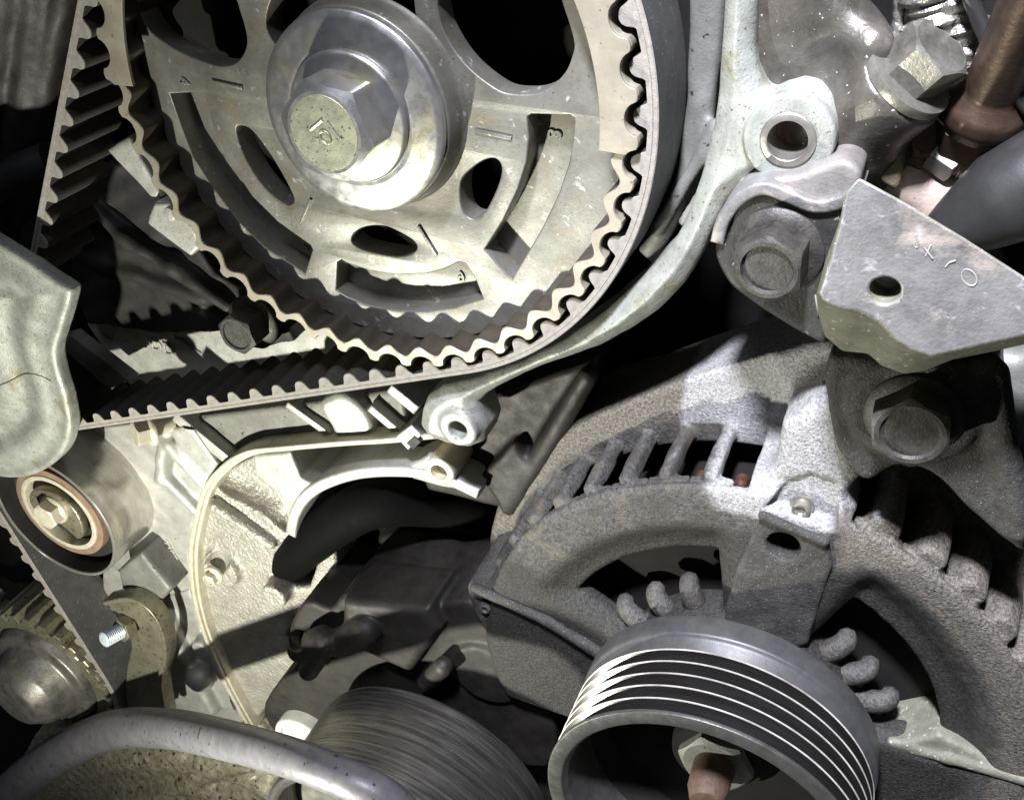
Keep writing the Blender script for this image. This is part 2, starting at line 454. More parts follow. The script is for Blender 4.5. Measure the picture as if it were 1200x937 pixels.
def layered(mt, layers):
    nt = mt.node_tree; N = nt.nodes; L = nt.links; bs = N['Principled BSDF']
    src = bs.inputs['Base Color'].links[0].from_socket
    tc = N.new('ShaderNodeTexCoord'); mp = N.new('ShaderNodeMapping'); mp.inputs['Scale'].default_value = (1000, 1000, 1000); L.new(tc.outputs['Object'], mp.inputs[0])
    def noise(sc, det, ro):
        n = N.new('ShaderNodeTexNoise'); n.inputs['Scale'].default_value = sc; n.inputs['Detail'].default_value = det; n.inputs['Roughness'].default_value = ro
        L.new(mp.outputs[0], n.inputs['Vector']); return n.outputs['Fac']
    grain = noise(1.1, 8, 0.8); patch = noise(0.16, 8, 0.75)
    for nm, c1, c2 in layers:
        at = N.new('ShaderNodeAttribute'); at.attribute_name = nm
        ad = N.new('ShaderNodeMath'); ad.operation = 'ADD'; L.new(at.outputs['Fac'], ad.inputs[0]); L.new(patch, ad.inputs[1])
        r = N.new('ShaderNodeMapRange'); r.inputs[1].default_value = 0.72; r.inputs[2].default_value = 1.12; L.new(ad.outputs[0], r.inputs[0])
        gr = N.new('ShaderNodeMapRange'); gr.inputs[1].default_value = 0.38; gr.inputs[2].default_value = 0.62; L.new(grain, gr.inputs[0])
        cm = N.new('ShaderNodeMix'); cm.data_type = 'RGBA'; L.new(gr.outputs[0], cm.inputs[0]); cm.inputs[6].default_value = (*c2, 1); cm.inputs[7].default_value = (*c1, 1)
        mx = N.new('ShaderNodeMix'); mx.data_type = 'RGBA'; L.new(r.outputs[0], mx.inputs[0]); L.new(src, mx.inputs[6]); L.new(cm.outputs[2], mx.inputs[7]); src = mx.outputs[2]
    L.new(src, bs.inputs['Base Color'])
layered(M['alternator'], (('soot', (0.05, 0.048, 0.043), (0.008, 0.0078, 0.007)), ('dust', (0.20, 0.183, 0.155), (0.035, 0.031, 0.025)), ('lit_oxide', (0.44, 0.44, 0.445), (0.15, 0.148, 0.143))))
M['lit_oxide'] = material('lit_oxide_bloom', (0.37, 0.37, 0.375), (0.13, 0.128, 0.124), 0.9, 0.15, 0.5, 0.7, ((2.4, 1.0), (1.0, 1.0)), stains=[((0.10, 0.095, 0.085), 0.05, 0.54, 0.14)], contrast=(0.36, 0.64), nrough=0.8)  # pale bloom with the cool light put into its colour
M['alternator_dirt'] = material('sooty_alternator_casting', (0.062, 0.06, 0.055), (0.015, 0.0145, 0.0135), 0.2, 0.1, 0.55, 0.8, ((2.2, 1.0), (0.7, 0.8)), spots=((0.24, 0.235, 0.215), 1.9, 0.67, 0.04), nrough=0.85)
M['alternator_rib'] = material('dusty_alternator_ribs', (0.27, 0.255, 0.225), (0.09, 0.081, 0.068), 0.16, 0.1, 0.6, 0.8, ((2.0, 1.0), (0.6, 0.8)), nrough=0.85, contrast=(0.42, 0.62))
M['pulley_black'] = material('worn_black_pulley', (0.055, 0.052, 0.05), (0.025, 0.024, 0.022), 0.1, 0.75, 0.22, 0.36, ((1.2, 0.04),), streak=(0.3, 0.3, 8))
M['pulley_grey'] = material('grey_painted_pulley', (0.075, 0.075, 0.075), (0.05, 0.05, 0.05), 0.2, 0.3, 0.4, 0.5, ((2.0, 0.1),))
M['ridge'] = material('bare_steel_ridge', (0.75, 0.72, 0.65), (0.22, 0.2, 0.18), 0.05, 0.35, 0.35, 0.45, ())
M['pulley_rim'] = material('bright_machined_rim', (0.15, 0.15, 0.14), (0.09, 0.09, 0.085), 0.2, 0.7, 0.3, 0.45, ((1.5, 0.12),))
M['idler'] = material('scratched_steel_pulley', (0.27, 0.26, 0.24), (0.05, 0.048, 0.045), 0.6, 0.8, 0.22, 0.4, ((0.8, 0.25),), streak=(0.05, 0.05, 1.6))
M['pipe'] = material('grey_painted_pipe', (0.145, 0.14, 0.152), (0.095, 0.092, 0.102), 0.15, 0.1, 0.36, 0.5, ((1.2, 0.2),), spots=((0.025, 0.022, 0.02), 0.35, 0.66, 0.03), spec=0.6)  # faint violet in the grey stands in for cool top light
M['bracket'] = material('forged_bracket', (0.27, 0.266, 0.264), (0.10, 0.098, 0.096), 0.05, 0.35, 0.42, 0.6, ((1.2, 0.35), (0.3, 0.25)), stains=[((0.38, 0.33, 0.29), 0.06, 0.54, 0.12), ((0.16, 0.16, 0.13), 0.10, 0.62, 0.08), ((0.44, 0.435, 0.43), 0.22, 0.60, 0.10)])
M['bracket_side'] = material('olive_bracket_edge', (0.20, 0.20, 0.155), (0.12, 0.12, 0.09), 0.2, 0.2, 0.55, 0.7, ((0.9, 0.6),), spots=((0.4, 0.4, 0.33), 0.6, 0.64, 0.05))  # olive tone, used for the side faces of the bracket
M['sooty'] = material('sooty_black_casting', (0.030, 0.029, 0.027), (0.014, 0.014, 0.013), 0.15, 0.1, 0.5, 0.7, ((1.2, 0.5), (0.4, 0.4)), spots=((0.2, 0.19, 0.17), 0.7, 0.69, 0.03))
M['shaded_sooty_bolt'] = material('shaded_sooty_bolt', (0.07, 0.066, 0.058), (0.02, 0.019, 0.017), 0.25, 0.3, 0.45, 0.6, ((1.5, 0.4),))  # soot tone, darkened further to carry the shadow over the bolts
M['oily_cast'] = material('oily_brown_casting', (0.12, 0.11, 0.095), (0.045, 0.041, 0.035), 0.06, 0.3, 0.28, 0.5, ((1.0, 0.35), (0.3, 0.3)), spots=((0.5, 0.48, 0.44), 0.8, 0.70, 0.02))
M['rust'] = material('rusty_steel', (0.045, 0.024, 0.014), (0.10, 0.062, 0.042), 0.2, 0.1, 0.55, 0.75, ((1.0, 0.6),))
M['bronze'] = material('brown_steel', (0.075, 0.048, 0.033), (0.035, 0.024, 0.018), 0.1, 0.6, 0.32, 0.5, ((1.0, 0.2),))
M['pinkcast'] = material('heat_tinted_casting', (0.42, 0.33, 0.28), (0.28, 0.22, 0.19), 0.12, 0.25, 0.45, 0.6, ((1.0, 0.4),), spots=((0.12, 0.09, 0.07), 0.6, 0.66, 0.05))
M['gasket'] = material('charred_gasket', (0.16, 0.125, 0.08), (0.07, 0.058, 0.04), 0.2, 0.0, 0.7, 0.8, ((1.0, 0.7),), spots=((0.40, 0.34, 0.24), 0.5, 0.62, 0.08))
M['plastic'] = material('grey_plastic', (0.022, 0.022, 0.022), (0.014, 0.014, 0.014), 0.1, 0.0, 0.4, 0.5, ((1.5, 0.1),))
M['white'] = material('white_paint', (0.68, 0.67, 0.60), (0.55, 0.54, 0.48), 0.2, 0.1, 0.4, 0.5, ((1.0, 0.15),))
M['foil'] = material('crinkled_foil_sleeve', (0.42, 0.40, 0.37), (0.22, 0.21, 0.19), 0.3, 0.8, 0.28, 0.4, ((0.8, 1.0), (0.3, 0.8)))
M['bracket_clip'] = material('greasy_zinc_steel', (0.33, 0.315, 0.23), (0.21, 0.195, 0.13), 0.12, 0.6, 0.3, 0.45, ((1.0, 0.3),), spots=((0.10, 0.085, 0.04), 0.5, 0.6, 0.08))
M['stud'] = material('bright_zinc_stud', (0.66, 0.72, 0.80), (0.5, 0.55, 0.62), 0.3, 0.3, 0.25, 0.35, ())
M['winding'] = material('varnished_copper_winding', (0.10, 0.038, 0.03), (0.05, 0.02, 0.016), 0.3, 0.3, 0.35, 0.5, ((0.8, 0.3),))
M['grime'] = material('greasy_dirt', (0.20, 0.17, 0.095), (0.52, 0.50, 0.40), 0.25, 0.2, 0.35, 0.55, ((0.8, 0.8), (0.3, 0.6)), spots=((0.05, 0.04, 0.02), 0.4, 0.6, 0.06))
M['oily_bolt'] = material('oily_bolt_steel', (0.26, 0.25, 0.22), (0.10, 0.095, 0.082), 0.12, 0.6, 0.3, 0.5, ((1.2, 0.25),))
M['void'] = material('black_rubber_hose', (0.003, 0.003, 0.003), (0.002, 0.002, 0.002), 0.1, 0.0, 0.7, 0.8, ((0.6, 0.3),), spec=0.08)
M['collar'] = material('stained_pale_casting', (0.26, 0.245, 0.23), (0.14, 0.128, 0.118), 0.1, 0.25, 0.5, 0.65, ((1.2, 0.4),))
M['mark'] = material('scratched_bright_metal', (0.42, 0.41, 0.40), (0.3, 0.29, 0.28), 0.3, 0.4, 0.45, 0.5, ())

# ------------------------------------------------------------------ setting: the dark engine block behind everything
def slab(name, lo, hi, mat):
    v = [(x, y, z) for z in (lo[2], hi[2]) for y in (lo[1], hi[1]) for x in (lo[0], hi[0])]
    f = [(0, 1, 3, 2), (4, 5, 7, 6), (0, 1, 5, 4), (2, 3, 7, 6), (0, 2, 6, 4), (1, 3, 7, 5)]
    return mesh_obj(name, v, f, mat, None, flat=True)
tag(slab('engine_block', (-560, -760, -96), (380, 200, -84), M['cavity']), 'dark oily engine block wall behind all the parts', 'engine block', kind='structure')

# ------------------------------------------------------------------ camshaft sprocket
NT, PH = 44, radians(4.9)
def tooth_r(a):
    t = (((a - PH) / (2 * pi / NT)) + 0.5) % 1.0 - 0.5
    q = abs(t) / 0.355
    dep = 3.3 * math.sqrt(max(0.0, 1 - q * q)) if q < 1 else 0.0
    tip = 0.5 * (1 - max(0.0, 1 - abs(abs(t) - 0.5) / 0.15)) ** 2      # rounded shoulders
    return 74.2 - dep - (tip if q >= 1 else 0.5 * (1 - dep / 3.3) * 0.6)
def inner_r(a):
    t = ((a - PH) / (2 * pi / NT)) % 1.0
    return 67.9 + 2.9 * (0.5 - 0.5 * cos(2 * pi * t))
spr = thing('camshaft_sprocket', (0, 0, -12), 'large beige steel camshaft sprocket with wavy toothed rim and numbered pockets', 'sprocket')
n = NT * 26; v = []; f = []
for i in range(n):
    a = 2 * pi * i / n; ro = tooth_r(a); ri = inner_r(a)
    for r, z in ((ro - 0.25, -0.6), (ro, -0.9), (ro, -26), (ri, -26), (ri, -0.9), (ri + 0.25, -0.6)):
        v.append((r * cos(a), r * sin(a), z))
for i in range(n):
    j = (i + 1) % n
    for k in range(6): f.append((i * 6 + k, j * 6 + k, j * 6 + (k + 1) % 6, i * 6 + (k + 1) % 6))
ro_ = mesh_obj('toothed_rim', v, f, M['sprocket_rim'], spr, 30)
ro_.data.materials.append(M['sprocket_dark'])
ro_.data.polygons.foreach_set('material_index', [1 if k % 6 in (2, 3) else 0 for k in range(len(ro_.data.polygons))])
# sensor plate that covers the upper half of the rim
a_l = math.atan2(*(P(136, 99, 0)[[1, 0]])); a_r = math.atan2(*(P(727, 180, 0)[[1, 0]]))
if a_l < 0: a_l += 2 * pi
out = []
k = 900
for i in range(k + 1):
    a = a_r + (a_l - a_r) * i / k; r = tooth_r(a) + 0.05; out.append((r * cos(a), r * sin(a)))
for i in range(k // 2 + 1):
    a = a_l + (a_r - a_l) * i / (k // 2); out.append((65.3 * cos(a), 65.3 * sin(a)))
plate('sensor_plate', [out], -0.55, 0.5, M['sprocket_rim'], spr, 0.15, 40)
# web with holes and pockets (outlines at the web depth)
ZW = -9.6
def zpx(pts, ox, oy, k): return [(ox + a / k, oy + b / k) for a, b in pts]
h_left = zpx([(485, 0), (500, 60), (530, 110), (590, 160), (660, 195), (740, 225), (790, 232), (830, 220), (855, 190), (867, 150), (860, 100), (845, 50), (815, -30), (740, -110), (620, -150), (530, -110)], 0, 0, 3)
h_right = zpx([(40, 0), (45, 60), (60, 110), (100, 180), (150, 240), (210, 290), (270, 325), (340, 333), (400, 325), (450, 295), (490, 250), (510, 200), (518, 160), (505, 100), (485, 40), (450, -50), (350, -150), (200, -160), (80, -90)], 500, 0, 3)
h_top = [(318, 45), (312, 20), (328, -20), (365, -60), (420, -75), (465, -50), (483, -5), (488, 22), (505, 45), (470, 60), (400, 55), (345, 70)]
o_left = zpx([(830, 455), (850, 443), (885, 460), (940, 530), (990, 610), (1030, 690), (1028, 715), (1005, 718), (960, 690), (900, 620), (850, 530)], 0, 0, 3)
o_right = zpx([(120, 640), (150, 600), (200, 565), (240, 558), (262, 585), (258, 630), (235, 690), (205, 745), (175, 772), (140, 760), (120, 715)], 500, 0, 3)
o_bot = zpx([(635, 60), (650, 35), (690, 17), (750, 15), (800, 35), (850, 65), (865, 90), (850, 112), (800, 120), (740, 112), (680, 98), (645, 80)], 200, 260, 3)
p3 = [(618, 137), (622, 134), (668, 135), (673, 139), (672, 158), (667, 190), (655, 226), (636, 266), (600, 327), (594, 322), (568, 292), (590, 258), (607, 222), (617, 190), (620, 160)]
p4 = [(199, 110), (237, 108), (240, 113), (250, 150), (268, 190), (295, 230), (325, 260), (364, 288), (366, 293), (357, 321), (345, 312), (310, 290), (280, 260), (250, 220), (227, 185), (213, 150)]
p9 = zpx([(585, 142), (600, 133), (622, 147), (700, 172), (800, 187), (900, 182), (960, 167), (1015, 140), (1036, 146), (1070, 200), (1098, 270), (1000, 300), (900, 315), (800, 312), (700, 295), (620, 265), (580, 240)], 200, 260, 3)
circle = lambda r, n=160, c=(0, 0): [(c[0] + r * cos(2 * pi * i / n), c[1] + r * sin(2 * pi * i / n)) for i in range(n)]
def dense(poly, k=3):
    o = []
    for i in range(len(poly)):
        a, b = np.array(poly[i]), np.array(poly[(i + 1) % len(poly)])
        o += [a + (b - a) * j / k for j in range(k)]
    return o
holes = [spline(PX(h, ZW), 4) for h in (h_left, h_right, h_top, o_left, o_right, o_bot)]
pockets = [PX(p, ZW) for p in (p3, p4, p9)]
plate('web', [circle(70.0, 200)] + holes + pockets, ZW - 7.6, ZW, M['sprocket'], spr, 0.45, 40)
for pk in pockets:
    c = pk.mean(0); plate('pocket_floor', [c + (pk - c) * 1.06], ZW - 8.6, ZW - 6.8, M['sprocket'], spr, 0.1)
# raised ticks and numbers
for a, b in (((249, 95), (285, 103)), ((365, 233), (352, 262)), ((557, 153), (600, 162)), ((491, 264), (512, 299))):
    A, B = P(*a, ZW), P(*b, ZW); d = (B - A) / np.linalg.norm(B - A); nn = np.array([-d[1], d[0], 0]) * 0.42
    o = [A + nn, A - nn, B - nn, B + nn]
    plate('tick_mark', [[q[:2] for q in o]], ZW - 0.3, ZW + 0.55, M['sprocket'], spr, 0.15)
text_at('number', '4', (214, 88), (218, 103), ZW, 4.6, M['sprocket'], spr, 0.25, 1)
text_at('number', '3', (650, 166), (653, 147), ZW - 6.8, 5.2, M['sprocket'], spr, 0.3)
text_at('number', '9', (533, 321), (549, 325), ZW - 6.8, 4.6, M['sprocket'], spr, 0.3, -1)
text_at('number', '2', (354, 282), (366, 290), ZW - 6.8, 4.2, M['sprocket'], spr, 0.3)
AX = (1.5, -2.6)
lathe('hub', fillet([(8, ZW), (27.2, ZW - 0.2), (26.0, ZW + 1.2), (25.4, -2.2), (8, -2.0)], 0.8, 3), (*AX, 0), M['sprocket'], spr, seg=96)

# sprocket bolt
sb = thing('flange_bolt', (*AX, -2), 'big silver hex flange bolt with raised marks at the sprocket centre', 'bolt')
lathe('washer', fillet([(6, -2.1), (25.0, -2.1), (25.0, -0.4), (23.4, 0.35), (17.5, 1.0), (17.0, 1.0), (6, 1.0)], 0.5, 4), (*AX, 0), M['zinc'], sb, seg=128)
lathe('flange', fillet([(6, 1.0), (16.3, 1.0), (16.3, 2.0), (15.6, 2.5), (12.0, 3.2), (6, 3.2)], 0.4, 3), (*AX, 0), M['zinc'], sb, seg=96)
c0 = P(377, 74, 2.6)[:2] - np.array(AX); rot = math.atan2(c0[1], c0[0]) - pi / 6
T = frame((*AX, 0), (0, 0, 1), (0, 1, 0))
v, f = hexhead_g(lambda p: (p[0] + AX[0], p[1] + AX[1], p[2]), 22.2, 10.4, rc=9.9, dish=0.0, z0=2.4, rot=rot, seg=144)
mesh_obj('hex_head', v, f, M['zinc'], sb, 22)
ZB = 12.8
lathe('head_face', [(9.2, ZB - 0.05), (9.0, ZB + 0.10), (0.01, ZB + 0.12)], (*AX, 0), M['zinc_face'], sb, seg=96)
def mark_tube(pts, r, name, mat, parent, z):
    v, f = tube_g([P(a, b, z) for a, b in pts], r, 8); return mesh_obj(name, v, f, mat, parent)
mark_tube([(364, 152), (377, 141)], 0.42, 'stamped_mark', M['zinc_face'], sb, ZB + 0.25)
mark_tube([(383, 144), (397, 163), (400, 162)], 0.34, 'stamped_mark', M['zinc_face'], sb, ZB + 0.25)
oval = [(381 + 5.0 * cos(a) * 0.8 + 8.5 * sin(a) * 0.62, 161.5 + 8.5 * sin(a) * 0.8 - 5.0 * cos(a) * 0.55) for a in np.linspace(0, 2 * pi, 25)]
mark_tube(oval, 0.34, 'stamped_mark', M['zinc_face'], sb, ZB + 0.25)

# ------------------------------------------------------------------ timing belt
RB = 78.0
u = np.array([-.488, -.873]); w = np.array([-.926, -.378])
tl = np.array([-.873, .488]) * RB; tr = np.array([.378, -.926]) * RB
TEN = np.array([-156.6, -188.4])
path = []                                   # (point on the belt back, phase of the teeth)
def straight(a, b, ph, pitch, step=1.6):
    L = np.linalg.norm(b - a); k = max(2, int(L / step))
    for i in range(k): path.append((a + (b - a) * i / k, ph + L * i / k / pitch))
    return ph + L / pitch
a_tl = math.atan2(tl[1], tl[0]); a_tr = math.atan2(tr[1], tr[0])
# on the sprocket a belt tooth sits in every valley, angle a -> phase (PH - a)/step
stp = 2 * pi / NT
ph_tl = (PH - a_tl) / stp; ph_tr = (PH - a_tr) / stp
straight(tl + u * 130, tl, ph_tl - 130 / 9.9, 9.9)
k = 260
for i in range(k):
    a = a_tl + (a_tr - a_tl) * i / k; path.append((RB * np.array([cos(a), sin(a)]), ph_tl + (ph_tr - ph_tl) * i / k))
n1 = np.array([-.378, .926]); n2 = np.array([-.954, -.30])
e1 = TEN + n1 * 36.5
ph = straight(tr, e1, ph_tr, 9.75)
b1, b2 = math.atan2(n1[1], n1[0]), math.atan2(n2[1], n2[0]) + 2 * pi
for i in range(30):
    t = i / 30; a = b1 + (b2 - b1) * t; r = 36.5 - 2 * t
    path.append((TEN + r * np.array([cos(a), sin(a)]), ph + (b2 - b1) * t * 35.5 / 9.75))
ph += (b2 - b1) * 35.5 / 9.75
e2 = TEN + n2 * 34.5; dC = np.array([.3007, -.9537]); e3 = e2 + dC * 96
ph = straight(e2, e3, ph, 9.75)
RCK = 40.0; CRK = e3 + n2 * RCK
a0 = math.atan2(-n2[1], -n2[0])
for i in range(50):
    t = i / 49; a = a0 - radians(150) * t
    path.append((CRK + RCK * np.array([cos(a), sin(a)]), ph + radians(150) * t * RCK / 9.75))
belt = thing('timing_belt', (-40, -100, -8), 'black toothed timing belt wrapped round the beige sprocket', 'belt')
ZB0, ZB1 = -25.5, -2.0
pts = np.array([p for p, _ in path]); phs = np.array([q for _, q in path])
tg = np.gradient(pts, axis=0); tg /= np.linalg.norm(tg, axis=1)[:, None]
rt = np.stack([tg[:, 1], -tg[:, 0]], 1)     # right-hand side: the toothed side
v = []; f = []; mi = []
TH = 2.5
prof = [(0, ZB0), (0, ZB1 - .25), (.25, ZB1), (TH * .45, ZB1), (TH * .5, ZB1 - .18), (TH * .55, ZB1), (TH, ZB1), (TH, ZB0)]
for p, r in zip(pts, rt):
    for o, z in prof: v.append((p[0] + r[0] * o, p[1] + r[1] * o, z))
q = len(prof)
for i in range(len(pts) - 1):
    for k in range(q):
        l = (k + 1) % q
        f.append((i * q + k, i * q + l, (i + 1) * q + l, (i + 1) * q + k)); mi.append((2, 1, 1, 1, 1, 1, 0, 0)[k])
bo = mesh_obj('belt_strip', v, f, M['rubber'], belt, 40)
bo.data.materials.append(M['rubber_edge']); bo.data.materials.append(M['belt_back'])
bo.data.polygons.foreach_set('material_index', mi)
# one tooth, copied along the belt
tp = [(-3.3, -0.1), (-2.7, 0.5), (-2.0, 2.2), (-1.3, 3.0), (-0.5, 3.3), (0.5, 3.3), (1.3, 3.0), (2.0, 2.2), (2.7, 0.5), (3.3, -0.1)]
v = [(a, b, z) for z in (ZB0, ZB1 - 0.35) for a, b in tp] + [(a * .93, b * .95, ZB1 - 0.02) for a, b in tp]
q = len(tp); f = []; mi = []
for j in range(2):
    for k in range(q - 1): f.append((j * q + k, j * q + k + 1, (j + 1) * q + k + 1, (j + 1) * q + k)); mi.append(0 if j == 0 else 1)
f.append(tuple(range(2 * q, 3 * q))); mi.append(1); f.append(tuple(range(q))[::-1]); mi.append(0)
tm = bpy.data.meshes.new('tooth'); tm.from_pydata([tuple(c * S for c in p) for p in v], [], f); tm.update()
tm.materials.append(M['rubber']); tm.materials.append(M['rubber_edge']); tm.polygons.foreach_set('material_index', mi)
tm.shade_smooth() if hasattr(tm, 'shade_smooth') else None
tm.set_sharp_from_angle(angle=radians(40))
bl = np.array(world_loc(belt)) / S
for t in range(int(math.ceil(phs[0])), int(phs[-1])):
    i = int(np.searchsorted(phs, t)); i = min(max(i, 1), len(phs) - 1)
    fr = (t - phs[i - 1]) / (phs[i] - phs[i - 1] + 1e-9)
    p = pts[i - 1] + (pts[i] - pts[i - 1]) * fr + rt[i] * TH; d = tg[i]; r = rt[i]
    a = math.atan2(p[1], p[0])
    if np.hypot(*p) < 82 and radians(60) < a < radians(135): continue        # above the picture
    o = bpy.data.objects.new('tooth', tm); COL.objects.link(o); o.parent = belt
    # tooth x axis along -travel keeps the frame right-handed
    mm = Matrix(((-d[0], r[0], 0, 0), (-d[1], r[1], 0, 0), (0, 0, 1, 0), (0, 0, 0, 1)))
    mm.translation = Vector(((p[0] - bl[0]) * S, (p[1] - bl[1]) * S, -bl[2] * S))
    o.matrix_local = mm

# ------------------------------------------------------------------ tensioner pulley
tn = thing('tensioner_pulley', (*TEN, -8), 'polished steel belt tensioner pulley with copper coloured inner ring', 'pulley')
lathe('pulley_drum', fillet([(27.6, -26.5), (31.4, -27.2), (31.4, -26.0), (30.2, -25.6), (30.0, -13), (30.2, -0.9), (28.9, -0.6), (28.8, -1.4)], 0.3, 2), (*TEN, 0), M['steel'], tn, seg=160)
lathe('recess', [(28.8, -1.4), (28.6, -9.5), (17, -9.5)], (*TEN, 0), M['black'], tn, seg=64)
lathe('seal_ring', fillet([(21.6, -8), (21.6, -4.0), (18.6, -4.0), (18.6, -5)], 0.3, 2), (*TEN, 0), M['copper'], tn, seg=96)
lathe('bearing_ring', fillet([(18.6, -6), (18.6, -3.4), (16.4, -3.4), (16.2, -8)], 0.4, 2), (*TEN, 0), M['alu_lip'], tn, seg=96)
lathe('hub_disc', [(16.6, -8), (0.01, -8)], (*TEN, 0), M['black'], tn, seg=48)
hub = [(-13, 2), (-11, 8), (-5, 12), (3, 12.5), (10, 9), (13, 2), (12, -6), (8, -10), (4, -7), (-2, -4), (-6, -6), (-10, -4)]
plate('hub_plate', [spline([(TEN[0] + a, TEN[1] + b) for a, b in hub], 4)], -6, -2.2, M['bracket_clip'], tn, 0.8)
c = P(57, 602, 1.0)[:2]
tb, _, _, _ = bolt('tensioner_bolt', (*c, -2.4), (0, 0, 1), 10.5, 4.5, M['alu_lip'], 'small pale bolt holding the steel tensioner pulley', rot=0.2, dish=0.0, flange=6.6)

# ------------------------------------------------------------------ crankshaft sprocket and its hub
ck = thing('crankshaft_sprocket', (*CRK, -10), 'small toothed crankshaft sprocket under the belt beside the grey pipe', 'sprocket')
n = 26 * 16; v = []; f = []
for i in range(n):
    a = 2 * pi * i / n; t = (a / (2 * pi / 26) + .5) % 1 - .5
    s = min(max((abs(t) - .12) / .2, 0), 1); r = RCK - 5.8 + 3.2 * s * s * (3 - 2 * s)
    for q, z in ((r, -28), (r, -0.4), (r - .4, 0), (RCK - 10, 0.2), (RCK - 10.5, -28)): v.append((CRK[0] + q * cos(a), CRK[1] + q * sin(a), z))
for i in range(n):
    j = (i + 1) % n
    for k in range(5): f.append((i * 5 + k, j * 5 + k, j * 5 + (k + 1) % 5, i * 5 + (k + 1) % 5))
mesh_obj('toothed_rim', v, f, M['bracket_clip'], ck, 35)
lathe('hub', fillet([(30.2, -6), (27, 3.0), (22, 4.0), (18, 14), (12, 20), (0.1, 20)], 1.0, 3), (*CRK, 0), M['oily_bolt'], ck, seg=80)

# ------------------------------------------------------------------ left cover casting (in front of the belt)
ZC = 9.0
ol = [(-120, 215), (-40, 262), (0, 285), (35, 307), (63, 326), (80, 337), (84, 343), (80, 362), (72, 388), (67, 405), (66, 420), (71, 441), (78, 464), (83, 487), (83, 507), (76, 528), (62, 544), (46, 554), (27, 559), (0, 559), (-60, 552), (-130, 530)]
po = spline(PX(ol, ZC), 5)
lo, hi = po.min(0), po.max(0)
g = Grid((lo[0] - 1, lo[1] - 1, ZC - 9), (hi[0] + 3, hi[1] + 3, ZC + 9), 0.6)
d2 = g.poly(po)
wave = 1.2 * np.exp(-((d2 + 11) / 4.0) ** 2) - 1.2 * np.exp(-((d2 + 19) / 4.0) ** 2) + 1.8 * np.exp(-((d2 + 30) / 6.0) ** 2)
top = g.z - (ZC + wave + 0.5 * np.exp(-((d2 + 1.5) / 1.5) ** 2))
d = smax(smax(d2, top, 1.2), (ZC - 4.6) - g.z, 0.4)
cvo = tag(cast('cover_casting', g, d + lumps(g, 0.12, 2.5, 3), M['alu_arm']), 'rounded grey aluminium cover at the left edge, lapping over the belt', 'cover')
bpy.context.view_layer.update()
crk = []
for a, b in spline([(0, 451), (12, 446), (28, 438), (44, 439), (60, 446)], 5, False):
    d_ = RM @ np.array([a - CX, b - CY, F_PX]); d_ /= np.linalg.norm(d_)
    ok, hp, _, _ = cvo.ray_cast(Vector(CAM * S) - cvo.location, Vector(d_))
    if ok: crk.append(np.array(hp + cvo.location) / S)
if len(crk) > 4:
    v, f = tube_g(crk, 0.2, 6); mesh_obj('casting_crack', v, f, M['black'], cvo)

# ------------------------------------------------------------------ rear timing cover: curved arm with two bolt bosses
ZA = -6.0
arm = [(846, -60), (845, 0), (840, 67), (838, 110), (832, 157), (817, 213), (800, 263), (781, 297), (748, 332), (706, 370), (661, 402), (611, 427), (560, 445), (515, 456), (496, 469), (489, 485), (487, 503), (497, 517), (520, 526), (545, 531), (562, 524), (566, 508), (560, 490), (556, 476), (565, 467), (600, 449), (633, 434), (667, 423), (700, 411), (733, 394), (767, 371), (800, 337), (820, 303), (836, 270), (846, 246), (858, 231), (878, 217), (900, 207), (923, 211), (943, 207), (962, 191), (976, 168), (980, 140), (973, 118), (957, 103), (937, 98), (918, 104), (906, 116), (893, 103), (884, 84), (881, 60), (883, 0), (884, -60)]
pa = PX(arm, ZA); lo, hi = pa.min(0), pa.max(0)
rc = thing('rear_timing_cover', (*((lo + hi) / 2), -14), 'curved light grey cast arm with round bolt boss beside the belt', 'cover')
g = Grid((lo[0] - 2, lo[1] - 2, -24), (hi[0] + 2, hi[1] + 2, 1), 0.6)
d2 = g.poly(pa)
d = smax(d2, g.z - (ZA - 0.7 * np.maximum(d2 + 4.0, 0)), 1.6)
d = smax(d, -20 - g.z, 0.5)
bc = P(924, 163, -4)[:2]; bl2 = P(537, 503, -5)[:2]
d = smin(d, g.cyl(bc, 9.6, -20, -3.4, 0.8), 1.5)
d = smin(d, g.cyl(bl2, 6.0, -20, -4.6, 0.8), 2.0)
d = smax(d, -g.cyl(bc, 4.6, -30, 5, 0.1), 0.3)
d = smax(d, -g.cyl(bl2, 2.9, -30, 5, 0.1), 0.3)
cast('cover_arm', g, d + lumps(g, 0.1, 3, 5), M['alu_arm'], rc)
lathe('bushing', fillet([(5.9, -8), (5.9, -3.0), (4.2, -2.6), (4.0, -14)], 0.4, 3), (*bc, 0), M['steel_dull'], rc, seg=64)
lathe('bolt_hole_floor', [(4.2, -12), (0.01, -13)], (*bc, 0), M['rust'], rc, seg=32)
bk = [(846, -60), (846, 0), (842, 80), (830, 150), (812, 215), (796, 262), (760, 318), (742, 300), (770, 250), (790, 200), (800, 120), (803, 0), (803, -60)]
pb_ = PX(bk, -22); lo, hi = pb_.min(0), pb_.max(0)
g = Grid((lo[0] - 2, lo[1] - 2, -40), (hi[0] + 2, hi[1] + 2, -14), 0.9)
d = g.prism(pb_, -38, -24, 2.5)
d = smin(d, g.capsule(P(842, 150, -22), P(770, 270, -22), 2.2, 1.6), 3)
d = smin(d, g.capsule(P(850, 170, -20), P(800, 260, -20), 1.6, 1.2), 2)
cast('inner_web', g, d + lumps(g, 0.4, 5, 8), M['alu_grey'], rc)
cs = [(490, 485), (560, 470), (700, 420), (690, 470), (645, 530), (600, 600), (560, 590), (500, 575), (480, 530)]
pc = PX(cs, -30); lo, hi = pc.min(0), pc.max(0)
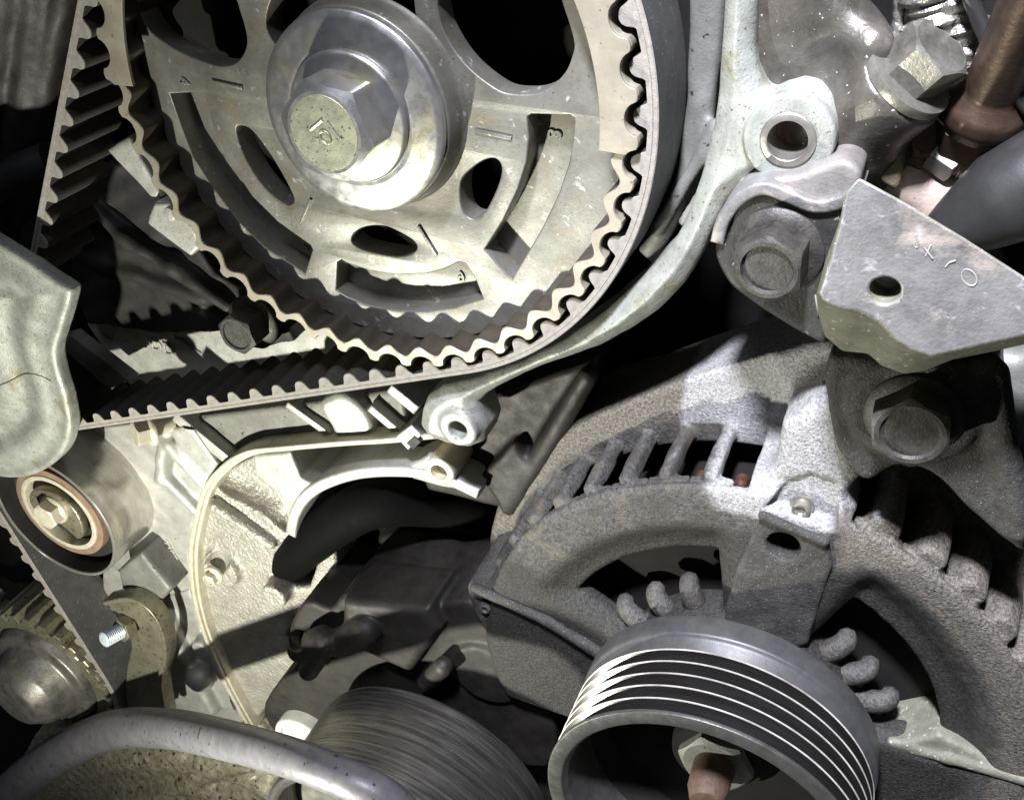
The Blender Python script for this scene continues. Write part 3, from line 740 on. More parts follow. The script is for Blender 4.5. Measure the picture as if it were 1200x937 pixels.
g = Grid((lo[0] - 2, lo[1] - 2, -50), (hi[0] + 2, hi[1] + 2, -12), 0.9)
d = g.prism(pc, -48, -30, 2)
d = smin(d, g.capsule(P(600, 590, -28), P(690, 440, -26), 4, 3), 4)
d = smin(d, g.prism(PX([(560, 560), (600, 520), (620, 545), (590, 600)], -24), -40, -24, 1.5), 2)
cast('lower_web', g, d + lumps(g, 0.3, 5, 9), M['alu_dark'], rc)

# ------------------------------------------------------------------ front case (aluminium castings behind the belt)
fc = thing('engine_front_case', (-110, -190, -40), 'bright cast aluminium engine front case below the timing belt', 'engine case')
def casting(name, poly, z0, z1, mat, parent, vox=0.8, r=1.2, extra=None, k=2.0, lump=0.2, seed=1, pad=2, smooth=4, cut=None):
    pp = PX(poly, z1)
    if smooth: pp = spline(pp, smooth)
    lo, hi = pp.min(0), pp.max(0)
    hz = z1 + pad + 1
    if extra:
        hz = max(hz, extra[0])
    g = Grid((lo[0] - pad, lo[1] - pad, z0 - 1), (hi[0] + pad, hi[1] + pad, hz), vox)
    d = g.prism(pp, z0, z1, r)
    if extra:
        for e in extra[1](g): d = smin(d, e, k)
    if cut:
        for e in cut(g): d = smax(d, -e, 0.8)
    return cast(name, g, d + (lumps(g, lump, 4, seed) if lump else 0), mat, parent)
ZP = -48.0
casting('lettered_plate', [(101, 381), (108, 340), (200, 320), (330, 330), (420, 390), (530, 430), (520, 475), (440, 485), (300, 485), (155, 457)], -60, ZP, M['alu'], fc, smooth=0)
text_at('cast_letters', '1DD', (168, 399), (204, 412), ZP, 8.0, M['alu'], fc, 0.5)
text_at('cast_letters', '8', (142, 400), (154, 407), ZP, 4.6, M['alu'], fc, 0.4)
lathe('date_stamp', [(4.6, ZP), (4.6, ZP + .5), (3.6, ZP + .5), (3.6, ZP)], P(128, 388, ZP) * np.array([1, 1, 0]), M['alu'], fc, seg=32)
mark_tube([(205, 396), (214, 398), (220, 404), (228, 409), (236, 413)], 0.5, 'casting_mark', M['alu_grey'], fc, ZP + 0.2)
# inner cover between plate and sprocket; its black carries the sprocket and belt shadow
def dk(g):
    r = [g.capsule(P(*a, -37), P(*b, -37), 2.6) for a, b in (((100, 238), (150, 280)), ((150, 280), (205, 315)), ((205, 315), (268, 358)))]
    r += [g.capsule(P(95, 300, -40), P(240, 350, -39), 2.0), g.cyl(P(292, 384, -20)[:2], 8.5, -52, -20.5, 1.2), g.cyl(P(237, 376, -38)[:2], 4.0, -52, -36, 1.2)]
    return r
casting('inner_shield', [(82, 262), (112, 196), (150, 190), (200, 245), (250, 320), (330, 365), (345, 400), (300, 410), (262, 388), (190, 391), (104, 380), (82, 335)], -56, -40, M['black'], fc, extra=(-10, dk), k=4, smooth=0, lump=0.5)
casting('bright_tab', [(124, 176), (150, 160), (190, 232), (176, 232)], -34, -19, M['alu'], fc, smooth=0, vox=0.6)
casting('bright_tab', [(180, 238), (196, 238), (230, 272), (234, 291), (223, 301), (172, 262)], -26, -15, M['alu'], fc, smooth=0, vox=0.5, r=0.8)
lathe('dowel_pin', fillet([(2.2, -16), (2.2, -11.5), (0.01, -11.5)], 0.4, 2), P(199, 251, -12) * np.array([1, 1, 0]), M['alu'], fc, seg=24)
plate('lever_arm', [PX([(60, 398), (82, 392), (152, 446), (128, 458)], -30)], -36, -30, M['alu_grey'], fc, 1.0)
bolt('case_bolt', P(298, 376, -21), (0, 0, 1), 12.5, 8.5, M['shaded_sooty_bolt'], 'dirty hex bolt in the dark shield under the sprocket', flange=9.2, rot=0.25, dish=0.6)
# panels and ribs below the belt
casting('grey_panel', [(212, 490), (392, 468), (470, 455), (480, 515), (395, 519), (330, 526), (284, 531), (262, 541)], -40, -25, M['alu_grey'], fc, smooth=0)
def rib_px(name, a, b, w, z0, z1, mat, parent=fc):
    A, B = P(*a, z1)[:2], P(*b, z1)[:2]; d = (B - A) / np.linalg.norm(B - A); nn = np.array([-d[1], d[0]]) * w
    return plate(name, [[A + nn, A - nn, B - nn, B + nn]], z0, z1, mat, parent, min(0.8, w * 0.45))
rib_px('case_rib', (203, 488), (267, 541), 2.6, -34, -20, M['alu'])
rib_px('case_rib', (335, 474), (386, 511), 1.5, -34, -22, M['alu'])
rib_px('case_rib', (432, 478), (466, 507), 1.8, -34, -21, M['alu'])
rib_px('case_rib', (455, 455), (488, 482), 2.2, -34, -21, M['alu'])
casting('bright_boss', [(373, 474), (384, 498), (397, 516), (432, 518), (433, 496), (418, 472), (395, 462)], -34, -20.5, M['alu'], fc, r=2.5)
# flange lip, inner arc, floor
lip = spline(PX([(508, 511), (450, 517), (400, 520), (330, 526), (290, 531), (262, 547), (240, 573), (229, 610), (223, 650), (227, 700), (241, 750), (264, 803), (292, 854)], -17), 5, False)
def band(path, w):
    t = np.gradient(path, axis=0); t /= np.linalg.norm(t, axis=1)[:, None]; nn = np.stack([-t[:, 1], t[:, 0]], 1) * w
    return np.concatenate([path + nn, (path - nn)[::-1]])
plate('flange_lip', [band(lip, 1.05)], -34, -17, M['alu_lip'], fc, 0.6)
plate('lip_step', [band(lip + np.array([1.3, -0.9]), 0.8)], -34, -18.6, M['alu_lip'], fc, 0.5)
arc_ = spline(PX([(340, 628), (344, 604), (358, 582), (384, 566), (425, 555), (480, 554), (522, 563), (560, 580)], -18), 6, False)
plate('pump_bore_edge', [band(arc_, 2.2)], -60, -18, M['alu'], fc, 0.8)
fl = [(241, 582), (262, 553), (296, 535), (338, 533), (352, 560), (368, 572), (346, 600), (340, 630), (322, 650), (318, 690), (362, 688), (372, 660), (392, 642), (396, 690), (352, 716), (334, 745), (349, 780), (312, 830), (293, 850), (264, 800), (242, 750), (229, 700), (227, 650)]
def flx(g):
    return [g.capsule(P(252, 592, -20), P(318, 636, -21), 2.4), g.cyl(P(258, 668, -20)[:2], 8.5, -40, -19.5, 1.0), g.cyl(P(322, 697, -18)[:2], 5.5, -40, -16.5, 0.8)]
def flc(g):
    return [g.capsule(P(262, 645, -15), P(250, 668, -22), 6.0, 4.0), g.capsule(P(275, 570, -20), P(335, 610, -24), 5.0, 5.5), g.capsule(P(270, 565, -24), P(335, 600, -24), 7.0, 6.0)]
casting('textured_floor', fl, -60, -23, M['alu_worm'], fc, extra=(-10, flx), cut=flc, k=2.5, smooth=0, vox=0.7)
casting('upper_bridge', [(296, 534), (340, 530), (352, 560), (372, 570), (350, 596), (345, 625), (336, 600), (318, 574), (298, 556)], -50, -19.5, M['alu'], fc, smooth=0, vox=0.6, r=0.8)
lathe('boss_ring', fillet([(5.2, -40), (5.2, -15.5), (2.9, -15.0), (2.8, -26), (0.01, -26)], 0.5, 3), P(514, 554, -15) * np.array([1, 1, 0]), M['alu_lip'], fc, seg=48)
casting('bridge_end', [(478, 545), (500, 535), (530, 560), (560, 578), (520, 572), (480, 562)], -50, -18.5, M['alu'], fc, smooth=0, vox=0.6)
plate('sensor_tab', [PX([(463, 512), (482, 497), (494, 510), (478, 528)], -16)], -30, -16, M['alu'], fc, 0.6)
plate('sensor_tab_hole', [PX([(476, 519), (485, 511), (493, 518), (484, 527)], -15.6)], -18, -15.6, M['black'], fc, 0.2)
bolt('recessed_bolt', P(252, 672, -20), (0, 0, 1), 5.5, 3.0, M['alu_lip'], 'small recessed socket bolt in the rough aluminium floor', flange=4.4, dish=1.0)
# left skin of the case
def lsx(g):
    return [g.capsule(P(200, 520, -20), P(240, 565, -20), 3), g.capsule(P(195, 560, -22), P(235, 600, -23), 2.5), g.prism(PX([(196, 505), (222, 498), (255, 545), (240, 566)], -19), -40, -19, 1), g.capsule(P(195, 500, -22), P(190, 560, -22), 3)]
casting('left_skin', [(120, 500), (200, 490), (264, 543), (240, 573), (228, 612), (222, 650), (226, 700), (240, 752), (262, 803), (290, 852), (200, 860), (140, 800), (120, 700)], -45, -24, M['alu'], fc, extra=(-12, lsx), smooth=0, k=2.5, lump=0.3)
text_at('cast_letters', 'TIFE', (184, 618), (212, 668), -23.9, 6.0, M['alu'], fc, 0.4)
text_at('cast_letters', 'J', (203, 625), (214, 632), -23.9, 5.0, M['alu'], fc, 0.4)
casting('cast_block', [(138, 668), (165, 648), (200, 692), (172, 722), (145, 700)], -34, -12, M['alu_grey'], fc, smooth=0, r=1.5)
def lowx(g):
    return [g.capsule(P(232, 790, -20), P(236, 794, -18), 6.5), g.capsule(P(195, 720, -20), P(215, 765, -20), 3.0), g.capsule(P(215, 765, -20), P(250, 830, -20), 3.0), g.capsule(P(250, 770, -20), P(280, 830, -20), 2.2), g.cyl(P(236, 761, -18)[:2], 5.0, -30, -17, 1)]
casting('lower_skin', [(190, 700), (222, 690), (240, 752), (262, 803), (285, 856), (220, 860), (180, 800)], -40, -23, M['alu'], fc, extra=(-8, lowx), smooth=0, k=3)
def grx(g):
    r = random.Random(5)
    return [g.capsule(P(r.uniform(60, 330), r.uniform(880, 935), -20), P(r.uniform(60, 330), r.uniform(880, 935), -20), r.uniform(2, 5)) for _ in range(9)]
casting('greasy_sump_edge', [(40, 860), (200, 835), (300, 850), (380, 900), (420, 990), (20, 990), (20, 900)], -36, -22, M['grime'], fc, extra=(-12, grx), smooth=0, vox=1.4, k=6, lump=0.8)
rib_px('case_rib', (168, 888), (205, 900), 1.6, -26, -16, M['alu_lip'])
rib_px('case_rib', (225, 912), (330, 902), 2.2, -26, -16, M['alu_lip'])
# small flange bolt and clip under the belt
ax = P(163, 508, -12) - P(206, 496, -24)
bolt('small_flange_bolt', P(178, 503, -15), ax, 9.0, 5.0, M['alu_lip'], 'small pale flange bolt just below the belt beside the tensioner', flange=6.2, rot=0.1, shank=(3.0, 8))

# ------------------------------------------------------------------ cable bracket with stud
cb = thing('stud_bracket', P(170, 780, -10), 'small greasy bent steel bracket with a threaded stud', 'bracket')
bp = [(126, 707), (150, 704), (173, 716), (187, 741), (191, 770), (185, 800), (192, 840), (150, 840), (148, 790), (153, 748)]
plate('bracket_sheet', [spline(PX(bp, -8), 4)], -11, -8, M['bracket_clip'], cb, 0.6)
ed = spline(PX([(122, 707), (150, 702), (174, 715), (189, 740), (193, 770), (187, 800), (194, 842)], -5), 5, False)
plate('bracket_rim', [band(ed, 1.1)], -12, -4.6, M['bracket_clip'], cb, 0.5)
s0, s1 = P(152, 733, -7), P(121, 750, 6)
ax = s1 - s0
T = frame(s0, ax); v, f = hexhead_g(T, 9.5, 5.0, rot=0.4); mesh_obj('nut', v, f, M['bracket_clip'], cb, 25)
L_ = np.linalg.norm(ax); pr = [(0.01, 0)]
for i in range(int(L_ / 0.9)): pr += [(2.9, i * .9), (3.4, i * .9 + .45)]
pr += [(2.6, L_), (0.01, L_ + .3)]
v, f = lathe_g(pr, 24); mesh_obj('threaded_stud', [T(p) for p in v], f, M['stud'], cb, 20)

# ------------------------------------------------------------------ grey pipe in the foreground
pp = spline([P(a, b, z) for a, b, z in ((-70, 1015, 12), (-35, 975, 12), (0, 941, 12), (32, 910, 12), (78, 878, 12), (132, 855, 14), (195, 853, 24), (267, 867, 42), (340, 887, 57), (400, 910, 61), (450, 935, 61), (490, 975, 60), (515, 1030, 58))], 6, False)
v, f = tube_g(pp, [23.0 / F_PX * float(RM[:, 2] @ (q - CAM)) for q in pp], 28)
tag(mesh_obj('coolant_pipe', v, f, M['pipe']), 'bent grey painted pipe crossing the lower left corner', 'pipe')

# ------------------------------------------------------------------ alternator
A = np.array([116.7, -166.2])
al = thing('alternator', (*A, -20), 'corroded grey alternator with vent ribs and black grooved pulley', 'alternator')
def arc_d(th, lo, hi, r):                   # signed distance (mm) outside an angular range, degrees
    c, h = radians((lo + hi) / 2), radians((hi - lo) / 2)
    dd = np.abs(np.angle(np.exp(1j * (th - c)))) - h
    return dd * r
g = Grid((A[0] - 112, A[1] - 32, -52), (A[0] + 108, A[1] + 135, 12), 0.75)
r_, th_ = g.polar(A)
th_ = th_.astype(np.float32); r_ = r_.astype(np.float32)
def rnd_rz(R, zt, rad):
    a = r_ - R + rad; b = g.z - zt + rad
    return np.minimum(np.maximum(a, b), 0) + np.sqrt(np.maximum(a, 0) ** 2 + np.maximum(b, 0) ** 2) - rad
d = smin(rnd_rz(83.5, 2.0, 6.0), rnd_rz(92.5, -25.0, 2.5), 3.0)
bar_ = g.prism(spline(PX([(640, 538), (662, 514), (720, 480), (800, 449), (880, 424), (972, 400), (1010, 420), (990, 466), (900, 490), (806, 500), (748, 512), (704, 530), (668, 556)], -23), 3), -50, -23, 2.0)
d = smin(d, bar_, 2.0)
d = smin(d, g.prism(PX([(905, 560), (915, 500), (960, 470), (1000, 462), (1010, 560), (985, 590)], -1), -30, -1.0, 4), 6)
d = np.maximum(d, -50 - g.z)
# shallow scoops round the two front openings, then the openings themselves
for lo_, hi_, ro_s, dep_s in ((96, 163, 70.5, 4.2), (2, 70, 74.0, 4.6)):
    aa = arc_d(th_, lo_, hi_, r_)
    t_s = np.clip((ro_s - r_) / 13.0, 0, 1); t_s = t_s * t_s * (3 - 2 * t_s)
    m_s = np.clip(-aa / 7.0, 0, 1); m_s = m_s * m_s * (3 - 2 * m_s)
    d = smax(d, (g.z - (2.0 - dep_s * t_s * m_s + 30 * (m_s <= 0))) * 0.9, 0.6)
inner_ = np.minimum(rnd_rz(77.0, -7.0, 4.0), rnd_rz(87, -30, 2.0))
d = smax(d, -inner_, 0.8)
for lo_, hi_ in ((102, 155), (8, 64)):
    w_ = np.maximum(np.maximum(arc_d(th_, lo_, hi_, r_), 30 - r_), r_ - 57.0)
    w_ = smax(w_, -18 - g.z, 1.0)
    d = smax(d, -w_, 1.2)
d = smin(d, g.cyl(A, 36, -10, 5, 1.5), 2)
d = smax(d, -g.prism(PX([(896, 598), (922, 575), (950, 566), (978, 578), (980, 626)], 3), -2.5, 12, 0.6), 0.6)
d = smax(d, -g.cyl(P(917, 646, 5)[:2], 4.3, -6, 12, 0.6), 1.2)
# windows in the shoulder, ribs left standing between them
sect = []
for lo_, hi_ in ((94.6, 178), (8, 76)):
    w_ = np.maximum(arc_d(th_, lo_, hi_, r_), np.maximum(np.maximum(70 - r_, g.z - 0.2), -24.5 - g.z))
    w_ = np.maximum(w_, np.where(g.z > -4.5, 80.5 - r_, -50.0))
    d = smax(d, -w_, 0.8)
for ang, wid, rmax in [(102.0 + k * 8.5, 2.1, 83.6) for k in range(9)] + [(70.5 - k * 9.4, 4.4, 85.0) for k in range(7)]:
    tg_ = np.abs(np.angle(np.exp(1j * (th_ - radians(ang)))).astype(np.float32)) * r_ - wid
    bulge = 1.5 * np.sin(np.clip((g.z + 26) / 26, 0, 1) * pi) if wid > 3 else 0
    q_ = smax(smax(tg_, r_ - rmax - bulge, 1.6 if wid < 3 else 4.0), np.maximum(np.maximum((78.8 if wid < 3 else 76.0) - r_, g.z + 1.0), -27 - g.z), 1.0)
    d = smin(d, q_, 1.6)
    sect.append((ang, 4.25 if wid < 3 else 4.7))
d = d + lumps(g, 0.16, 2.6, 11)
zone = np.maximum(np.maximum(76.5 - r_, g.z + 1.6), -24.0 - g.z)          # where the ribs are
inwin = np.minimum(arc_d(th_, 94.6, 178, r_), arc_d(th_, 8, 76, r_))
ribs_zone = np.maximum(zone, inwin)
def ss(x, lo, hi):
    t = np.clip((x - lo) / (hi - lo), 0, 1); return t * t * (3 - 2 * t)
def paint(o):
    '''soot, dust and cool light painted as white oxide on the casting, one weight per vertex'''
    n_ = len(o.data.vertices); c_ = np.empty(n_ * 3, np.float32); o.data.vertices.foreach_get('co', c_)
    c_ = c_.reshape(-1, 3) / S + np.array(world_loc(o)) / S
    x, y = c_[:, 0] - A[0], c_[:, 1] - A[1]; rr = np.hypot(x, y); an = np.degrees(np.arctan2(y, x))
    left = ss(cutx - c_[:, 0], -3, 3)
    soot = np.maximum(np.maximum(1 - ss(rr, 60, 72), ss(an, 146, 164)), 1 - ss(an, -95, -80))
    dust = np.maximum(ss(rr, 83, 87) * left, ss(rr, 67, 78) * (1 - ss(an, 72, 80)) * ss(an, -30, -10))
    lit_oxd = np.maximum(ss(an, 76, 82) * (1 - ss(an, 97, 106)) * ss(rr, 70, 78), ss(rr, 82, 86) * (1 - left) * ss(an, 68, 74))  # white bloom, with the cool light on shoulder and right band painted in
    for nm, val in (('soot', soot), ('dust', dust), ('lit_oxide', lit_oxd)):
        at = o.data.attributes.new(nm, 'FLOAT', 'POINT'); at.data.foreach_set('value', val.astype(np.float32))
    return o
cutx = P(800, 470, -23)[0]  # the painted light begins here, at the arm's shadow edge
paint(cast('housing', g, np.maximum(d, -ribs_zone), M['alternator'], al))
casting('arm_pad', [(845, 735), (862, 668), (880, 628), (893, 604), (970, 634), (976, 664), (946, 755), (900, 775)], -8, 3.4, M['alternator_dirt'], al, smooth=0, vox=0.6, r=1.2, extra=(9, lambda g: [g.capsule(P(894, 604, 3.6), P(966, 634, 3.6), 1.4)]), k=1.0, cut=lambda g: [g.cyl(P(917, 646, 5)[:2], 4.3, -6, 12, 0.6)])

# lug with its bolt
lg = [(972, 418), (1085, 436), (1163, 424), (1170, 470), (1182, 545), (1206, 650), (1150, 612), (1122, 585), (1090, 556), (1050, 548), (1015, 566), (992, 545), (975, 510)]
lug_c = P(1070, 486, 8)
def lgx(g): return [g.cyl(lug_c[:2], 13.5, -24, 8.2, 1.2), g.capsule(P(1165, 440, 6), P(1195, 620, 6), 3.0)]
casting('mounting_lug', lg, -30, 6.0, M['alternator_dirt'], al, extra=(14, lgx), k=3, smooth=3, r=2.0, vox=0.7)
ear = [(547, 693), (556, 684), (600, 700), (650, 728), (706, 768), (694, 800), (650, 830), (610, 785), (566, 735)]
def earx(g): return [g.capsule(P(556, 688, 2), P(640, 726, 2.5), 1.6), g.capsule(P(640, 726, 2.5), P(708, 768, 3), 1.9)]
casting('corner_ear', ear, -40, 0.5, M['alternator_dirt'], al, extra=(8, earx), smooth=3, r=1.2, vox=0.7, cut=lambda g: [g.cyl(P(616, 737, 1)[:2], 4.6, -20, 6, 0.5)], k=1.0)
# vent ribs, one by one: each the part of the casting between two slots
for ang, hw in sect:
    am = radians(ang); ex = 7.5
    cx_, cy_ = A[0] + 82 * cos(am), A[1] + 82 * sin(am)
    i0 = [max(0, int((v_ - ex * 1.7 - g.lo[k]) / g.vox)) for k, v_ in enumerate((cx_, cy_))]
    i1 = [int((v_ + ex * 1.7 - g.lo[k]) / g.vox) + 1 for k, v_ in enumerate((cx_, cy_))]
    if i1[0] <= 2 or i1[1] <= 2: continue
    sl_x, sl_y = slice(i0[0], min(i1[0], g.n[0])), slice(i0[1], min(i1[1], g.n[1]))
    k0 = int((-27 - g.lo[2]) / g.vox)
    sg = Grid((g.lo[0] + i0[0] * g.vox, g.lo[1] + i0[1] * g.vox, g.lo[2] + k0 * g.vox), (0, 0, 0), g.vox)
    sub = np.broadcast_to(d, g.n)[sl_x, sl_y, k0:]
    sg.n = np.array(sub.shape)
    th_s = th_[sl_x, sl_y]; r_s = r_[sl_x, sl_y]; z_s = g.z[:, :, k0:]
    sec = np.maximum(np.abs(np.angle(np.exp(1j * (th_s - am)))) * r_s - radians(hw) * r_s, np.maximum(np.maximum(75.6 - r_s, z_s + 0.4), -25.4 - z_s))
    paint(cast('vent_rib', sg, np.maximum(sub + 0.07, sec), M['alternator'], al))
# copper winding ends behind the slots
lathe('stator', [(66, -48), (66, -14), (58, -14), (58, -48)], (*A, 0), M['cavity'], al, seg=96)
for a in (97.5, 106, 114.5, 123):
    c = (A[0] + 74.5 * cos(radians(a)), A[1] + 74.5 * sin(radians(a)), -12)
    v, f = tube_g([c, (c[0], c[1], c[2] + 3), (c[0], c[1], c[2] + 3.8)], [1.9, 1.9, 0.8], 12); mesh_obj('winding_end', v, f, M['winding'], al)
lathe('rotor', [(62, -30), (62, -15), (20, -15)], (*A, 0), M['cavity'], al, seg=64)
for px_ in ((733, 720), (768, 707), (806, 697), (985, 762), (1011, 793), (1034, 828)):
    q = P(*px_, -1.0)[:2] - A; a = math.atan2(q[1], q[0]); rq = np.hypot(*q)
    e = lambda rr, zz: (A[0] + rr * cos(a), A[1] + rr * sin(a), zz)
    v, f = tube_g(spline([e(rq - 12, -5), e(rq - 5, -3.0), e(rq - 1, -3.0), e(rq + 1.2, -4.2), e(rq + 1.8, -7)], 3, False), [3.4, 3.4, 3.4, 3.4, 3.4, 3.4, 3.3, 3.2, 3.1, 3.0, 2.9, 2.7, 2.3][:13], 7); mesh_obj('cooling_fin', v, f, M['alternator'], al, 70)
# pulley
pl = lathe('pulley', fillet([(30, 9.0), (42.8, 9.6), (42.9, 16.6), (41.8, 17.4), (40.2, 21.0)], 0.5, 2), (*A, 0), M['pulley_grey'], al, seg=192)
gro = [(40.2, 20.6)]
zs = [22.6, 26.9, 31.2, 35.5, 39.8]
for i, z0 in enumerate(zs):
    gro += [(39.0, z0 - 1.8), (42.4, z0 - 0.22), (42.4, z0 + 0.22), (39.0, z0 + 1.8)]
gro += [(39.2, 42.0), (42.2, 43.6)]
lathe('groove_band', gro, (*A, 0), M['pulley_black'], pl, seg=192, sharp=25)
for z0 in zs: lathe('groove_ridge', [(42.2, z0 - .28), (42.62, z0 - .14), (42.62, z0 + .14), (42.2, z0 + .28)], (*A, 0), M['ridge'], pl, seg=192)
lathe('front_rim', fillet([(42.0, 43.4), (42.9, 43.8), (42.8, 45.0), (38.6, 45.0), (37.4, 43.0), (36.6, 24)], 0.4, 2), (*A, 0), M['pulley_rim'], pl, seg=192)
lathe('pulley_bowl', [(36.7, 26), (34, 18), (14, 18), (13, 22), (0.01, 22)], (*A, 0), M['cavity'], pl, seg=96)
v, f = hexhead_g(frame((*A, 18), (0, 0, 1)), 19, 7, rot=0.5); mesh_obj('shaft_nut', v, f, M['alu_grey'], pl, 25)
v, f = tube_g([(*A, 24), (*A, 33), (A[0] + .5, A[1], 37)], [6, 5.6, 4.4], 24); mesh_obj('rusty_shaft', v, f, M['rust'], pl)
# fasteners on the alternator
def screw(px, z, rad, h, mat, label, cat='screw'):
    p = P(*px, z); o = thing('housing_screw', p, label, cat)
    lathe('screw_head', fillet([(rad, -3), (rad, h), (rad * .62, h), (rad * .5, h - rad * .35), (0.01, h - rad * .35)], 0.3, 2), p, mat, o, seg=32)
    v, f = lathe_g([(rad * 1.35, -.4), (rad * 1.35, .3), (rad, .4)], 32); T = frame(p, (0, 0, 1)); mesh_obj('screw_collar', [T(q) for q in v], f, mat, o)
screw((940, 592), -2.0, 2.3, 2.6, M['steel_dull'], 'bright round screw in the dark recess above the alternator arm')
screw((570, 711), 0.8, 1.7, 1.5, M['alternator'], 'tiny dirty screw in the left corner ear of the alternator')
bolt('alternator_bolt', lug_c * np.array([1, 1, 0]) + np.array([0, 0, 8.0]), (0, 0, 1), 15.5, 6.5, M['shaded_sooty_bolt'], 'round-headed sooty bolt in the black alternator lug below the bracket', flange=10.4, rot=0.2, dish=0.8)
casting('lower_flange', [(1015, 905), (1040, 872), (1100, 862), (1190, 905), (1240, 960), (1000, 960)], -20, 1.0, M['bracket_side'], al, smooth=0, vox=0.7, r=1.5, extra=(8, lambda g: [g.capsule(P(1045, 868, 0), P(1110, 885, 0.6), 1.6), g.capsule(P(1110, 885, 0.6), P(1230, 920, 0.6), 2.0)]), k=1.5, cut=lambda g: [g.cyl(P(1120, 918, 1)[:2], 5.0, -16, 8, 0.6)])
# charred strip along the top of the alternator
st = [(655, 508), (668, 490), (700, 468), (745, 452), (800, 438), (850, 424), (893, 406), (896, 412), (852, 431), (805, 447), (752, 462), (708, 480), (680, 497), (663, 512)]
casting('charred_strip', st, -54, -36, M['gasket'], al, smooth=3, r=0.8, vox=0.6, lump=0.6)

# ------------------------------------------------------------------ forged mounting bracket
mbk = thing('mounting_bracket', P(1080, 330, 20), 'thick grey forged bracket with a drilled hole and stamped letters', 'bracket')
top_ = [(1006, 207), (1060, 236), (1130, 278), (1215, 333), (1290, 380), (1290, 370), (1215, 391), (1150, 405), (1117, 413), (1090, 418), (1067, 410), (1047, 397), (1030, 377), (1007, 365), (980, 360), (963, 351), (960, 342), (973, 303), (985, 255), (990, 226)]
low_ = [(1014, 226), (1064, 252), (1133, 292), (1220, 345), (1300, 392), (1300, 375), (1215, 400), (1167, 411), (1117, 421), (1083, 434), (1060, 438), (1033, 428), (1017, 414), (987, 411), (967, 394), (958, 371), (955, 350), (968, 303), (983, 262), (992, 240)]
zt = [33 - 0.010 * (q[0] - 960) for q in top_]
ring_t = [P(a, b, z) for (a, b), z in zip(top_, zt)]
hc = P(1037, 341, 32.2); hr = 2.7
ring_l = [P(a, b, 21) for a, b in low_]
cl_ = np.mean(low_, axis=0)
ring_b = [P(a + (cl_[0] - a) * .12, b + (40 if b < cl_[1] else -12), -4) for a, b in low_]
ct = np.mean(ring_t, axis=0)
bm = bmesh.new()
def ringv(r): return [bm.verts.new([float(c) for c in p]) for p in r]
rt_, rl_, rb_ = ringv(ring_t), ringv(ring_l), ringv(ring_b)
hn = 24
hv = [bm.verts.new((hc[0] + hr * cos(2 * pi * i / hn), hc[1] + hr * sin(2 * pi * i / hn), hc[2])) for i in range(hn)]
hb = [bm.verts.new((v_.co.x, v_.co.y, hc[2] - 7)) for v_ in hv]
nq = len(rt_)
es = []
for r in (rt_, hv):
    for i in range(len(r)): es.append(bm.edges.new((r[i], r[(i + 1) % len(r)])))
bmesh.ops.triangle_fill(bm, edges=es, use_beauty=True)
for a, b in ((rt_, rl_), (rl_, rb_)):
    for i in range(nq): bm.faces.new((a[i], a[(i + 1) % nq], b[(i + 1) % nq], b[i]))
for i in range(hn): bm.faces.new((hv[i], hv[(i + 1) % hn], hb[(i + 1) % hn], hb[i]))
bm.faces.new(hb)
bm.verts.index_update()
V = [tuple(p.co) for p in bm.verts]; Fc = [tuple(x.index for x in q.verts) for q in bm.faces]; bm.free()
bo = mesh_obj('bracket_body', V, Fc, M['bracket'], mbk, 30)
bo.data.materials.append(M['bracket_side'])
bo.data.polygons.foreach_set('material_index', [1 if abs(p.normal.z) < 0.8 else 0 for p in bo.data.polygons])
bv = bo.modifiers.new('edge', 'BEVEL'); bv.width = 1.8 * S; bv.segments = 3; bv.limit_method = 'ANGLE'; bv.angle_limit = radians(35)
for st_ in ([(1073, 275), (1075, 290), (1071, 288)], [(1083, 290), (1093, 303)], [(1091, 287), (1085, 300)], [(1108, 313), (1112, 308), (1120, 305)], [(1135.7 + 9 * cos(t) * .8 + 11 * sin(t) * .5, 325 + 11 * sin(t) * .85 - 9 * cos(t) * .3) for t in np.linspace(0, 2 * pi, 21)]):
    mark_tube(st_, 0.17, 'stamped_letter', M['mark'], mbk, 33 - 0.010 * (st_[0][0] - 960) + 0.05)

# ------------------------------------------------------------------ black engine mount lug and its bolt
ml = thing('engine_mount', P(905, 310, 0), 'sooty black mount lug between the light grey arm and the forged bracket', 'mount')
mlp = [(838, 296), (846, 258), (866, 232), (900, 222), (935, 234), (985, 238), (1005, 225), (1000, 300), (970, 345), (972, 402), (940, 392), (905, 372), (875, 352), (850, 328)]
casting('mount_body', mlp, -24, 2.0, M['sooty'], ml, smooth=4, r=1.6, vox=0.6)
pth = spline(PX([(840, 285), (848, 257), (868, 232), (895, 221), (925, 231), (955, 242), (985, 237), (1002, 226)], 3.0), 6, False)
plate('mount_sleeve', [band(pth, 1.5)], -16, 3.6, M['bracket'], ml, 0.8)
casting('mount_collar', [(895, 219), (905, 210), (930, 207), (960, 196), (988, 188), (1008, 203), (1002, 228), (985, 238), (955, 243), (925, 232)], -20, 1.2, M['collar'], ml, vox=0.6, r=1.2)
mbp = P(912, 292, 1.5)
bolt('mount_bolt', mbp, (-.05, -.05, 1), 14.0, 8.5, M['shaded_sooty_bolt'], 'sooty hex bolt in the black mount lug', flange=10.0, rot=0.1, dish=1.0)

